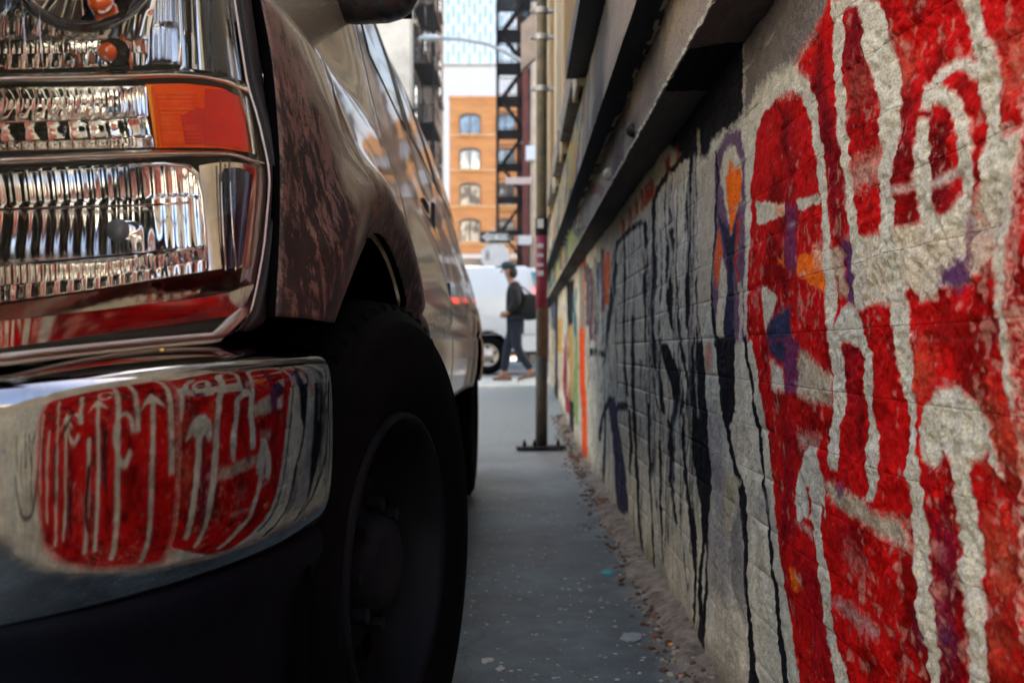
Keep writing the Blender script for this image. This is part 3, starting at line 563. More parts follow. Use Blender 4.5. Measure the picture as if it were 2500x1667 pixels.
def wall_h(Y, Z, near=True):
    r = np.floor((Z-BZ0)/BH); fz = (Z-BZ0)/BH-r; off = (r % 2)*.5; u = Y/BL+off; fy = u-np.floor(u)
    wob = (fbm(Y*14, Z*14, 3, 5)-.5)*.006
    ez = np.minimum(fz, 1-fz)*BH+wob; ey = np.minimum(fy, 1-fy)*BL+wob
    e = np.minimum(ez, ey+.003); j = np.exp(-(np.maximum(e, 0)/.0048)**2)*np.where(ez < ey+.003, 1, .22)
    rough = np.clip((1.55-Y)/.6, 0, 1)
    jd = .0032*np.clip(fbm(Y*6, Z*6, 3, 6)*2.6-.95, .02, 1)*(1-.55*rough)*np.clip(1.25-Z*.55, .3, 1)*np.clip(1.6-(Y-1.6)*.6, .35, 1)
    big = (fbm(Y*4, Z*4, 3, 7)-.5)*(.014+.036*rough)
    mid = (fbm(Y*24, Z*24, 4, 8)-.5)*(.0075+.0085*rough)
    fine = (fbm(Y*130, Z*130, 3, 9)-.5)*(.0040+.0060*rough)
    bv = (_h(r, np.floor(u), 3)-.5)*.0015
    return -j*jd+big+mid+fine+bv*(1-j)
WALL = empty('graffiti_brick_building', (.7, 3, 0), 'long cream building on the right whose painted brick base carries red graffiti letters', 'building')
M['muralbrick'] = painted('painted_brick')
bricks = []
ncourse = int(math.ceil((1.24-BZ0)/BH))
for r in range(ncourse):
    z0 = BZ0+r*BH; z1 = min(1.238, z0+BH)
    off = (r % 2)*.5
    k0 = math.floor(-3.4/BL); k1 = math.ceil(13.2/BL)
    for k in range(k0, k1+1):
        y0 = (k-off)*BL; y1 = y0+BL
        y0 = max(y0, -3.4); y1 = min(y1, 13.2)
        if y1-y0 < .01: continue
        yc = (y0+y1)/2
        part = .62 < yc < 4.05
        st = .0023 if .72 < yc < 2.2 else (.0045 if .5 < yc < 3.2 else (.009 if -1.3 < yc < 7 else .03))
        bricks.append((y0, y1, z0, z1, part, st))
allY = []; allZ = []; meta = []
for (y0, y1, z0, z1, part, st) in bricks:
    ny = max(2, int(round((y1-y0)/st))+1); nz_ = max(2, int(round((z1-z0)/st))+1)
    yy, zz = np.meshgrid(np.linspace(y0, y1, ny), np.linspace(z0, z1, nz_))
    allY.append(yy.ravel()); allZ.append(zz.ravel()); meta.append((ny, nz_, part))
YY = np.concatenate(allY); ZZ = np.concatenate(allZ)
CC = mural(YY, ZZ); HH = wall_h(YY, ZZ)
def quads(ny, nz_, base=0):
    i = np.arange(nz_-1)[:, None]*ny+np.arange(ny-1)[None, :]; i = i.ravel()+base
    return np.stack([i, i+ny, i+ny+1, i+1], 1)
def fastmesh(name, co, q, colr=None):
    me = bpy.data.meshes.new(name); me.vertices.add(len(co)); me.vertices.foreach_set('co', co.astype(np.float32).ravel())
    me.loops.add(q.size); me.loops.foreach_set('vertex_index', q.astype(np.int32).ravel())
    me.polygons.add(len(q)); me.polygons.foreach_set('loop_start', np.arange(0, q.size, 4, dtype=np.int32)); 
    me.update(calc_edges=True)
    if colr is not None:
        at = me.attributes.new('paint', 'FLOAT_COLOR', 'POINT'); at.data.foreach_set('color', np.concatenate([colr, np.ones((len(colr), 1))], 1).astype(np.float32).ravel())
    me.polygons.foreach_set('use_smooth', np.ones(len(q), bool)); me.validate(); return me
o3 = np.array(ORG[WALL.name]); p0 = 0; rest_co = []; rest_q = []; rest_c = []; rb = 0; nparts = 0
for (ny, nz_, part) in meta:
    n = ny*nz_; sl_ = slice(p0, p0+n); p0 += n
    co = np.stack([WX-HH[sl_], YY[sl_], ZZ[sl_]], 1)
    g = np.arange(n).reshape(nz_, ny); q = quads(ny, nz_)
    # edges of the brick go back into the wall
    rim = np.concatenate([g[0, :], g[1:, -1], g[-1, -2::-1], g[-2:0:-1, 0]]); m_ = len(rim)
    back = co[rim].copy(); back[:, 0] = WX+.03
    idx = np.arange(m_); nx_ = (idx+1) % m_
    qs = np.stack([rim[idx], rim[nx_], n+nx_, n+idx], 1)
    co2 = np.concatenate([co, back]); c2 = np.concatenate([CC[sl_], CC[sl_][rim]]); q2 = np.concatenate([q, qs])
    if part and nparts < 300:
        nparts += 1
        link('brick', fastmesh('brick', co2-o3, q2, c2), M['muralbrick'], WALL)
    else:
        rest_co.append(co); rest_q.append(q+rb); rest_c.append(CC[sl_]); rb += n
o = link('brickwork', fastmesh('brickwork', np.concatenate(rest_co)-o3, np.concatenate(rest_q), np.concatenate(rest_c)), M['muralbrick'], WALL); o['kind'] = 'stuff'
print('bricks', nparts, 'verts', len(YY))
b = MB(); b.box(.44, 8, -3.4, 13.2, -.1, 1.26); b.build('wall_core', M['concrete'], WALL)
# -- overhanging painted bands above the brick: soffit and face, grid surfaces
M['bandpaint'] = painted('painted_concrete', gscale=260, bump=.002)
def band_colour(Y, Z, seed, dark=1.0):
    base = np.array([.30, .25, .21]); t = fbm(Y*2.2, Z*5, 4, seed)[:, None]; c = base*(.7+.6*t)
    far = np.clip((Y-2.6)/2, 0, 1)[:, None]
    pal = np.array([[.45, .42, .33], [.06, .14, .16], [.34, .40, .16], [.50, .32, .10], [.10, .10, .13], [.52, .50, .42], [.28, .15, .12], [.50, .46, .36]])
    w_ = np.floor(vn(Y*2.3+.6*Z, Z*3.1-.5*Y, seed+7)*7.99).astype(int); c = c*(1-.8*far)+pal[w_]*.8*far
    bl = np.clip((fbm(Y*1.3, Z*2, 3, seed+9)-.47)*7, 0, 1)[:, None]*(1-far*.6); c = c*(1-.8*bl)+np.array([.035, .045, .06])*.8*bl
    return np.clip(c*dark, 0, 1)
def surf(name, pf, y0, y1, ny, nt_, cf, parent, m=None):
    ys = np.concatenate([np.linspace(y0, 3.2, ny), np.linspace(3.25, y1, ny//2)]); yy, tt = np.meshgrid(ys, np.linspace(0, 1, nt_))
    yy = yy.ravel(); tt = tt.ravel(); co = pf(yy, tt); ny2 = len(ys)
    return link(name, fastmesh(name, co-np.array(ORG[parent.name]), quads(ny2, nt_), cf(yy, tt, co)), m or M['bandpaint'], parent)
def rr(Y, Z, a, s=40, sd=1): return (fbm(Y*s, Z*s, 4, sd)-.5)*a
def soff1(Y, T):
    X = WX+.01-T*(WX+.01-.313); Z = 1.24+rr(Y, X*3, .006, 20, 3); X = X-(T > .99)*rr(Y, Y*0, .006, 30, 4); return np.stack([X, Y, Z], 1)
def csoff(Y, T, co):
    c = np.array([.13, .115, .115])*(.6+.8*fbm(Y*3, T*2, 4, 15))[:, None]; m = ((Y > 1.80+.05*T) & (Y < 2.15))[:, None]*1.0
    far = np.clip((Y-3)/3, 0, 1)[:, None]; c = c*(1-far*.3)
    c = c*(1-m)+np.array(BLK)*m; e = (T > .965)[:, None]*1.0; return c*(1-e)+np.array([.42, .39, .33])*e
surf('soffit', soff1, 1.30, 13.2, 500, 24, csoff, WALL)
def face1(Y, T):
    Z = 1.2385+T*.165; return np.stack([.313-rr(Y, Z, .012, 30, 8)-rr(Y, Z, .005, 120, 9)*1-0*T, Y, Z], 1)
surf('lower_band', face1, 1.30, 13.2, 600, 40, lambda Y, T, co: np.where((T < .07)[:, None], np.array([.55, .52, .45])*(.6+.6*vn(Y*60, T*5, 2))[:, None], band_colour(Y, T*.16, 101)), WALL)
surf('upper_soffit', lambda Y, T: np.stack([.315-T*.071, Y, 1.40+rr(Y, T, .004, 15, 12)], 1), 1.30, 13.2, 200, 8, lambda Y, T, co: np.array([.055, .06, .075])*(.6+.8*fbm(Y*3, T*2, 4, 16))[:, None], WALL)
def face2(Y, T):
    Z = 1.399+T*.30; return np.stack([.244+.012*T-rr(Y, Z, .008, 20, 18), Y, Z], 1)
surf('upper_band', face2, 1.30, 13.2, 300, 30, lambda Y, T, co: band_colour(Y, T*.3, 201)*1.0, WALL)
# -- storey above: pilasters, sills and dark green windows
M['cream'] = mat('cream_stucco', (.50, .45, .35), .85, 0, noise=.35, nscale=3, bump=.004, bscale=30, col2=(.36, .30, .21), stretch=(1, 1, .25))
M['tan'] = mat('tan_stucco', (.42, .31, .19), .85, 0, noise=.35, nscale=4, bump=.003, bscale=30, stretch=(1, 1, .25))
M['greenframe'] = mat('dark_green_window_paint', (.015, .035, .03), .4, 0, noise=.3)
M['winglass'] = mat('window_glass', (.04, .055, .06), .05, 0, spec=.8)
b = MB(); b.box(.33, 8, 1.305, 13.2, 1.70, 6.0); b.box(.30, .60, 1.305, 13.2, 1.40, 1.70); b.box(.43, .70, -3.4, 1.303, 1.255, 1.80); b.box(2.6, 8, -3.4, 1.303, 1.25, 6.0); b.build('wall', M['cream'], WALL)  # low near end and unseen set-back storey added for sky light and sun shade
b = MB(); b.box(.20, .33, 1.3, 13.22, 5.8, 6.15); b.build('cornice', M['cream'], WALL)
pil = [1.45, 2.35, 3.98, 5.3, 6.35, 7.6, 8.9, 10.2, 11.6, 12.9]
for i, y in enumerate(pil):
    b = MB(); b.box(.235, .332, y-.11, y+.11, 1.70, 5.8); b.box(.225, .332, y-.14, y+.14, 1.70, 1.86); b.build('pilaster', M['tan'] if i % 2 else M['cream'], WALL, bevel=.006)
for i, (ya, yb) in enumerate(zip(pil, pil[1:])):
    if yb-ya < .7: continue
    for z0, z1 in ((1.92, 5.0),):
        fr = MB(); a, c = ya+.2, yb-.2
        for q in ((a, a+.06, z0, z1), (c-.06, c, z0, z1), (a, c, z0, z0+.07), (a, c, z1-.07, z1), ((a+c)/2-.025, (a+c)/2+.025, z0, z1), (a, c, (z0+z1)/2-.03, (z0+z1)/2+.03)):
            fr.box(.295, .331, *q)
        wf = fr.build('window', M['greenframe'], WALL)
        g = MB(); g.box(.318, .329, a+.01, c-.01, z0+.01, z1-.01); g.build('pane', M['winglass'], wf)
        s_ = MB(); s_.box(.215, .33, ya+.13, yb-.13, z0-.16, z0-.04); s_.build('sill', M['concrete'], WALL, bevel=.006)
# projecting iron-framed window box nearer the street mouth
b = MB(); b.box(.185, .33, 2.5, 3.86, 1.73, 1.80); b.build('sill', M['blackiron'], WALL)
# small junk fixed on the band: bolts and a rusty bracket
for (px, py, r_) in ((1487, 425, .022), (1415, 556, .02), (1545, 318, .02)):
    Y = .31*F/(px-VX); p = PP(px, py, Y); b = MB(); b.sphere(p, (r_, r_, r_), 10, 6); b.box(p.x-.004, p.x+.03, p.y-.015, p.y+.015, p.z-.012, p.z+.012); b.build('anchor_bolt', M['chipped'] if px != 1545 else M['blackiron'], WALL, smooth=True)
# ================================================================ the parked van whose headlight fills the left of the view
VAN = empty('parked_van', (-1.25, 3.1, 0), 'champagne gold full size van with chrome bumper and scraped fender parked beside the graffiti wall', 'van')
VCX = -1.25
PZ = [(.38, -.29), (.46, -.245), (.52, -.225), (.58, -.212), (.66, -.205), (.73, -.207), (.80, -.212), (.88, -.222), (.98, -.243), (1.07, -.272), (1.16, -.30), (1.27, -.326), (1.38, -.352), (1.5, -.388), (1.7, -.460), (1.85, -.535), (2.0, -.63), (2.08, -.72)]
def prof(z):
    # smooth table lookup
    return (tab(PZ, z-.03)+2*tab(PZ, z)+tab(PZ, z+.03))/4
AY, AZ, AR = 1.45, .375, .475
RY, RZ, RR = 4.62, .375, .46
def S(Y, z):
    x = prof(z)
    if Y < 1.28: x -= .050*((1.28-Y)/.30)**2.2
    x -= .042*sstep(1.05, 1.12, z)*(1-sstep(1.25, 1.95, Y))
    r = math.hypot(Y-AY, z-AZ)
    if z > .3: x += .030*math.exp(-((r-.53)/.045)**2)*sstep(.45, .6, z)*(1-.9*sstep(.98, 1.12, z))*sstep(.50, .9, r+.35)*(.25+.75*sstep(1.0, 1.35, Y))
    r2 = math.hypot(Y-RY, z-RZ); x += .022*math.exp(-((r2-.49)/.04)**2)
    if Y > 1.5: x -= .010*math.exp(-((z-.745)/.012)**2)
    x += .004*math.sin(Y*5.1+z*7)*sstep(.7, 1.0, z)*0.5
    if Y > 5.1: x -= .10*((Y-5.1)/.3)**2.5
    return x
def zc(Y): return tab([(1.0, 1.065), (1.25, 1.105), (2, 1.16), (3.5, 1.215), (5.4, 1.235)], Y)
def ztop(Y):
    if Y < 2.05: return 1.17+.24*(Y-1.0)/1.05
    return min(2.08, 1.41+(Y-2.05)*.93)
def Yf(z): return .985+.25*(z-.7)
SO = [1]
def side_panel(name, Ya, Yb, m, hole=None, zb=None, nz_=70, ny=40):
    mb = MB(); vs = []; keep = []
    zbf = zb or (lambda Y: .46)
    for j in range(nz_):
        v = j/(nz_-1)
        for i in range(ny):
            u = i/(ny-1); z = .9
            for _ in range(3):
                ya = Ya(z) if callable(Ya) else Ya; yb = Yb(z) if callable(Yb) else Yb
                Y = ya+(yb-ya)*u; zb_ = zbf(Y); z = zb_+(ztop(Y)-zb_)*v
            ins = False
            if hole:
                cy, cz, R = hole; r = math.hypot(Y-cy, z-cz)
                if r < R:
                    ins = r < R-.022
                    k = R/max(r, 1e-4); Y = cy+(Y-cy)*k; z = cz+(z-cz)*k
            vs.append((S(Y, z), Y, z)); keep.append(not ins)
    fs = []
    for j in range(nz_-1):
        for i in range(ny-1):
            q = (j*ny+i, j*ny+i+1, (j+1)*ny+i+1, (j+1)*ny+i)
            if sum(keep[k] for k in q) >= 1 and not all(abs(math.hypot(vs[k][1]-hole[0], vs[k][2]-hole[1])-hole[2]) < 1e-3 for k in q if hole) if hole else True: fs.append(q)
    mb.add(vs, fs)
    # returned edges all round so that the sheet has thickness
    o = mb.build(name, m, VAN, smooth=True); o.data.materials.append(M['black']); md = o.modifiers.new('s', 'SOLIDIFY'); md.thickness = .012; md.offset = 1; md.material_offset = SO[0]; md.material_offset_rim = 1; md.use_flip_normals = False
    return mb, o
def fender_bottom(Y): return .712+.0*(Y) if Y < 1.3 else .52
panels = []
p, o = side_panel('fender', Yf, 1.992, M['paint'], (AY, AZ, AR), lambda Y: .712 if Y < 1.3 else .50, 90, 80); panels.append(p)
p, o = side_panel('front_door', 1.998, 2.955, M['paint'], None, lambda Y: .53, 80, 40); panels.append(p)
p, o = side_panel('side_panel', 2.961, 4.0, M['paint'], None, lambda Y: .53, 80, 40); panels.append(p)
p, o = side_panel('rear_quarter_panel', 4.006, 5.4, M['paint'], (RY, RZ, RR), lambda Y: .53, 80, 70); panels.append(p)
for q, nm in zip(panels, ('fender', 'front_door', 'side_panel', 'rear_quarter_panel')):
    q.mirror(VCX).build(nm, M['paint'], VAN, smooth=True)
# caps: hood, windshield, roof
def cap(name, Ya, Yb, n, m, crown=.06, dz=0):
    G = []
    for i in range(n):
        Y = Ya+(Yb-Ya)*i/(n-1); z = ztop(Y)+dz; x = S(Y, z); row = []
        for k in range(21):
            u = k/20*2-1; row.append((VCX+(x-VCX)*u, Y, z+crown*(1-abs(u)**2.6)))
        G.append(row)
    b = MB(); b.grid(G); return b.build(name, m, VAN, smooth=True)
cap('hood', 1.03, 2.04, 20, M['paint']); cap('windscreen', 2.06, 2.76, 12, M['autoglass'], .05); cap('roof', 2.765, 5.4, 20, M['paint'], .10)
b = MB(); b.grid([[(VCX+(S(5.4, z)-VCX)*u, 5.4+.02*(1-u*u), z) for u in (-1, -.5, 0, .5, 1)] for z in [.5, .8, 1.1, 1.4, 1.7, 1.9, 2.08, 2.17]]); b.build('rear_doors', M['paint'], VAN, smooth=True)
b = MB(); b.box(-2.25, -.26, 5.40, 5.56, .42, .60); b.build('rear_bumper', M['blackrub'], VAN, bevel=.02)
b = MB(); b.box(-2.14, -.36, 1.95, 5.36, .34, .60); b.box(-2.1, -.60, 1.12, 1.95, .34, .72); b.box(-1.95, -.75, 1.0, 5.3, .62, .95); b.build('chassis', M['black'], VAN)
b = MB(); b.box(-2.20, -.30, 1.12, 1.16, .92, 1.10)
b.box(-2.17, -.335, 1.01, 1.06, .38, 1.0); b.box(-2.05, -.40, .84, .99, .62, .675); b.build('radiator_support', M['black'], VAN)
b = MB()
for sgn in (0, 1):
    G = []
    for i in range(25):
        t = math.pi*(-.08+1.16*i/24); G.append([(x, AY-(AR-.007)*math.cos(t), AZ+(AR-.007)*math.sin(t)) for x in (S(AY-AR*math.cos(t), max(.5, AZ+AR*math.sin(t)))-.003, -.30, -.66)])
    q = MB(); q.grid(G)
    if sgn: q = q.mirror(VCX)
    q.build('wheel_arch_liner', M['black'], VAN)
    q = MB(); q.box(-.66, -.65, .95, 1.9, .3, .95)
    if sgn: q = q.mirror(VCX)
    q.build('inner_wing', M['black'], VAN)
    q = MB()
    G = []
    for i in range(25):
        t = math.pi*(-.08+1.16*i/24); G.append([(x, RY-(RR+.004)*math.cos(t), RZ+(RR+.004)*math.sin(t)) for x in (-.212, -.30, -.66)])
    q.grid(G)
    if sgn: q = q.mirror(VCX)
    q.build('wheel_arch_liner', M['black'], VAN)
# brown strip standing in for the reflection along the body crease
b = MB()
for (Ya, Yb) in ((1.06, 1.99), (2.0, 2.952), (2.965, 3.995), (4.01, 5.3)):
    pts = [Ya+(Yb-Ya)*i/16 for i in range(17)]
    b.grid([[(S(Y, zc(Y)+dz)+off, Y, zc(Y)+dz) for dz, off in ((.007, -.002), (.005, .004), (-.005, .004), (-.007, -.002))] for Y in pts])
b.build('crease_reflection_strip', M['crease_brown'], VAN, smooth=False)
b.mirror(VCX).build('crease_reflection_strip', M['crease_brown'], VAN)
# side glass with frames
def sideglass(name, Ya, Yb, z0f, z1f):
    for mir in (0, 1):
        fr = MB(); g = MB(); Y_ = [Ya+(Yb-Ya)*i/10 for i in range(11)]
        G = [[(S(Y, z0f(Y)+(z1f(Y)-z0f(Y))*k/8)+.004, Y, z0f(Y)+(z1f(Y)-z0f(Y))*k/8) for k in range(9)] for Y in Y_]; g.grid(G)
        loop = [G[i][0] for i in range(11)]+[G[10][k] for k in range(1, 9)]+[G[i][8] for i in range(9, -1, -1)]+[G[0][k] for k in range(7, 0, -1)]
        fr.tube(loop, .011, 6, closed=True)
        if mir: g = g.mirror(VCX); fr = fr.mirror(VCX)
        o = g.build(name, M['autoglass'], VAN, smooth=True); fr.build('frame', M['blackrub'], o, smooth=True)
sideglass('side_window', 2.16, 2.90, lambda Y: 1.32, lambda Y: min(1.86, 1.36+(Y-2.10)*.86))
sideglass('side_window', 3.04, 3.92, lambda Y: 1.33, lambda Y: 1.86)
sideglass('side_window', 4.08, 5.15, lambda Y: 1.34, lambda Y: 1.86)
# door handle recess, hinges, fuel flap line
b = MB(); b.box(-.30, -.262, 2.80, 2.93, 1.075, 1.11); b.build('door_handle', M['blackrub'], VAN, bevel=.006)
b = MB()
for z in (.78, .80+.22): b.box(S(3.0, z)-.004, S(3.0, z)+.006, 2.965, 3.005, z, z+.10)
b.build('sliding_door_track', M['blackrub'], VAN)
# door mirror
b = MB(); c = Vector((-.300, 1.86, 1.43)); G = []
for i in range(15):
    a = -1+2*i/14; s_ = (1-abs(a)**3.2)**.45 if abs(a) < 1 else 0; row = []
    for k in range(25):
        t = 2*math.pi*k/24; cx, cz_ = math.cos(t), math.sin(t)
        ex = math.copysign(abs(cx)**.55, cx)*.118*s_; ez = math.copysign(abs(cz_)**.6, cz_)*.138*s_
        row.append((c.x+ex+.0, c.y+a*.06+.02*cx*cx, c.z+ez))
    G.append(row)
b.grid(G); mo = b.build('door_mirror', M['mirror'], VAN, smooth=True)
b2 = MB(); b2.tube([(-.40, 1.99, 1.44), (-.37, 1.94, 1.43), (-.33, 1.90, 1.42)], [.03, .028, .03], 10); b2.build('mirror_arm', M['mirror'], mo, smooth=True)
b2 = MB(); b2.box(-.395, -.205, 1.922, 1.926, 1.32, 1.54); b2.build('mirror_glass', M['autoglass'], mo)
b.mirror(VCX).build('door_mirror', M['mirror'], VAN, smooth=True)
# wiper cowl left out of view; tyres and rims
def wheel(cx, cy, steer, side, parent=VAN):
    R = Matrix.Translation((cx, cy, .378)) @ Matrix.Rotation(math.radians(steer), 4, 'Z') @ Matrix.Diagonal((side, 1, 1, 1))
    w2 = .115
    prof_ = [(-.09, .21), (-.115, .25), (-.118, .31), (-.105, .352), (-.085, .368), (-.055, .373), (-.05, .364), (-.042, .364), (-.037, .374), (-.008, .376), (-.004, .366), (.004, .366), (.008, .376), (.037, .374), (.042, .364), (.05, .364), (.055, .373), (.085, .368), (.102, .354), (.108, .343), (.112, .340), (.114, .315), (.119, .295), (.119, .27), (.113, .243), (.104, .222), (.098, .214)]
    t = MB(); t.lathe(prof_, 72, R)
    for k in range(60):      # shoulder tread blocks
        a = 2*math.pi*k/60; M2 = R @ Matrix.Rotation(a, 4, 'X')
        t.box(.060, .098, -.008, .008, .352, .3665, M2, taper=.002)
    wh = t.build('wheel', M['tyre'], parent, smooth=False)
    for p_ in wh.data.polygons: p_.use_smooth = True
    r = MB(); r.lathe([(.098, .216), (.108, .214), (.110, .207), (.100, .203), (.085, .198), (.060, .194), (.035, .186), (.02, .17), (.018, .15), (.035, .125), (.05, .10), (.055, .085), (.055, .07), (.085, .062), (.09, .05), (.092, 0.0)], 64, R)
    r.build('rim', M['rim'], wh, smooth=True)
    for k in range(8):
        h = MB(); a = 2*math.pi*k/8; M2 = R @ Matrix.Rotation(a, 4, 'X'); h.lathe([(.058, .0), (.078, 0), (.078, .011), (.056, .012)], 6, M2 @ Matrix.Translation((0, 0, .085))); h.build('wheel_nut', M['rim'], wh)
    for k in range(8):
        s_ = MB(); a = 2*math.pi*(k+.5)/8; M2 = R @ Matrix.Rotation(a, 4, 'X'); s_.lathe([(.024, 0), (.0265, .012), (.030, .020)], 16, M2 @ Matrix.Translation((.003, 0, .145))); s_.build('vent_hole', M['black'], wh)
wheel(-.268, 1.43, -12, 1); wheel(-.315, RY, 0, 1); wheel(2*VCX+.31, 1.43, -16, -1); wheel(2*VCX+.315, RY, 0, -1)
# ---- bumper
def plan():
    pts = []; x, y = -.372, .715; L = .391; n = 60
    for i in range(n+1):
        pts.append((x, y)); a = math.radians(24+60*(1-(1-i/n)**1.8)); x += math.cos(a)*L/n; y += math.sin(a)*L/n
    # rounded end tucking back towards the wheel
    for i in range(8):
        a = math.radians(84+12*i); x += math.cos(a)*.006; y += math.sin(a)*.006; pts.append((x, y))
    lft = []; x, y = -.372, .715
    for i in range(30):
        a = math.radians(24-22*(i/30)**.7); x -= math.cos(a)*.014; y -= math.sin(a)*.014; lft.append((x, y))
    lft.append((VCX, y-.012)); return lft[::-1]+pts
PL = plan(); NB = len(PL)
def normals2(P):
    out = []
    for i in range(len(P)):
        a = P[max(0, i-1)]; b_ = P[min(len(P)-1, i+1)]; dx, dy = b_[0]-a[0], b_[1]-a[1]; l = math.hypot(dx, dy); out.append((dy/l, -dx/l))
    return out
NL = normals2(PL)
# section: (outward offset, z) from the inner top edge over the ridge and down the face
SEC = [(-.135, .004), (-.10, .006), (-.06, .004), (-.035, .0), (-.02, -.003), (-.010, -.008), (-.004, -.014), (-.001, -.024), (.0005, -.036), (.0015, -.050), (.0022, -.070), (.0024, -.095), (.002, -.120), (.0008, -.143), (-.0015, -.160), (-.006, -.175), (-.013, -.186), (-.024, -.194), (-.04, -.198)]
def bumper_mesh():
    b = MB(); G = []
    for i in range(NB):
        x, y = PL[i]; nx_, ny_ = NL[i]; s_ = max(0, min(1, (x+.372)/.185)); zt = .662+.022*s_
        e = sstep(NB-11, NB-1, i)
        row = []
        for (o_, dz) in SEC:
            sc = 1-.32*max(0, s_)**3 if o_ < -.03 else 1
            z = zt+dz
            pass
            zm = zt-.095; z = zm+(z-zm)*(1-.05*e**2)
            row.append((x+nx_*(o_*sc-.012*e**2), y+ny_*(o_*sc), z))
        G.append(row)
    b.grid(G); return b
bb = bumper_mesh(); o = bb.build('bumper', M['bumper'], VAN, smooth=True); md = o.modifiers.new('u', 'SUBSURF'); md.levels = md.render_levels = 1
o = bb.mirror(VCX).build('bumper', M['bumper'], VAN, smooth=True)
b = MB(); G = []
for i in range(NB-4):
    x, y = PL[i]; nx_, ny_ = NL[i]; s_ = max(0, (x+.372)/.185)
    G.append([(x+nx_*o_, y+ny_*o_, z) for o_, z in ((-.05, .487+.012*s_), (-.022, .486+.012*s_), (-.012, .478+.01*s_), (-.010, .468), (-.018, .452), (-.026, .42), (-.032, .36), (-.04, .29), (-.07, .255))])
b.grid(G); o = b.build('lower_valance', M['valance'], VAN, smooth=True); b.mirror(VCX).build('lower_valance', M['valance'], VAN, smooth=True)
b = MB(); b.box(-.42, -.215, 1.02, 1.035, .10, .475); b.box(-.90, -.42, .96, .98, .08, .60); b.box(-.62, -.36, .80, 1.0, .3, .60); b.build('splash_shield', M['black'], VAN)
b = MB(); b.sphere(PP(394, 861, .86), .0045, 10, 6); b.tube([PP(396, 861, .865), PP(425, 861, .90)], .004, 8); b.build('fixing_bolt', mat('brass_bolt', (.55, .33, .08), .25, 1), VAN, smooth=True)
for px, py in ((78, 875), (445, 831)):
    b = MB(); p_ = PP(px, py, .80+px/650*.16); b.box(p_.x-.009, p_.x+.009, p_.y, p_.y+.015, p_.z-.01, p_.z+.006); b.build('lamp_clip', M['blackrub'], VAN)

M['flange'] = mat('painted_flange_glint', (.78, .78, .76), .10, .75, coat=.6, noise=.25, nscale=14)  # pale opaque tone stands in for the bright reflection on the clear lens return
# ---- headlight, three stacked chambers behind one clear lens
def HD(px, py):
    t = px/650; D = .752+(.207*t if t < 0 else .207*t**1.12)
    return D+.25*(855-py)*.9/F
def HP(px, py, off=0): return PP(px, py, HD(px, py)+off)
def RP(px, py, off=0): return PP(px, py, max(HD(px, py)+.005, .913+.02*(1-(px+150)/650)+off))
REDGE = [(-200, 540), (-160, 547), (0, 566), (54, 575), (195, 597), (282, 625), (398, 651), (436, 651), (581, 637), (689, 616), (760, 596), (800, 560)]
def Redge(py): return (tab(REDGE, py-18)+tab(REDGE, py+18))/2
def lens_pt(u, v, off=0, grow=0):
    px = -150+u*740; B_ = 884-.13*max(0, px)-(.0004*max(0, px-480)**2)*4
    py = -170+v*(B_+170); px = -150+u*(Redge(py)+150+grow)
    B_ = 882-.125*max(0, px)+.00004*px*px
    c = max(0, u-.93)/.07; d_ = max(0, v-.955)/.045
    py = -170+v*(B_+170)
    k = .5*(c*c*d_*d_); px -= 30*k; py -= 26*k
    return HP(px, py, off+.010*c*c+.004*d_*d_)
HL = []      # parts to mirror
def hp(mb, name, m, smooth=True, parent=None):
    o = mb.build(name, m, parent or HEAD, smooth=smooth); 
    mb.mirror(VCX).build(name, m, HEAD2 if parent is None else HEAD2, smooth=smooth); return o
b = MB(); b.grid([[lens_pt(i/50, j/50) for i in range(51)] for j in range(51)])
HEAD = b.build('headlight', M['lens'], VAN, smooth=True)
md = HEAD.modifiers.new('s', 'SOLIDIFY'); md.thickness = .0025
HEAD2 = b.mirror(VCX).build('headlight', M['lens'], VAN, smooth=True)
# rolled lens edge with its bright reflection painted white, black ribbed gasket and dark seam next to the fender
b = MB()
edge = [(1, j/60) for j in range(0, 57)]+[(1-i/40, 1) for i in range(2, 41)]
b.tube([lens_pt(u, v, .003) for u, v in edge], .0042, 8); b.tube([lens_pt(u-.014, v-.010, .010) for u, v in edge], .0030, 6)
hp(b, 'lens_rim', M['edge'])
b = MB(); b.grid([[lens_pt(1, j/60*.955, .0045+.004*math.sin(g_*.11), -36+g_) for g_ in (0, 5, 10, 16, 22, 28, 33)] for j in range(61)]); hp(b, 'lens_flange', M['flange'])
G = []
for j in range(0, 61):
    v = j/60*1.0; G.append([lens_pt(1, v, .006, g) + Vector((0, dy, 0)) for g, dy in ((1, .004), (5, .0), (10, .002), (14, .006), (17, .004), (22, .002), (28, .008), (32, .03))])
b = MB(); b.grid(G); hp(b, 'gasket', M['blackrub'])
b = MB()
for k in range(150):
    v = k/150; a = lens_pt(1, v, .005, 6); c = lens_pt(1, v+.002, .008, 14); b.tube([a, c], .0009, 4)
o = hp(b, 'gasket_rib', mat('grey_rubber', (.06, .055, .055), .5)); 
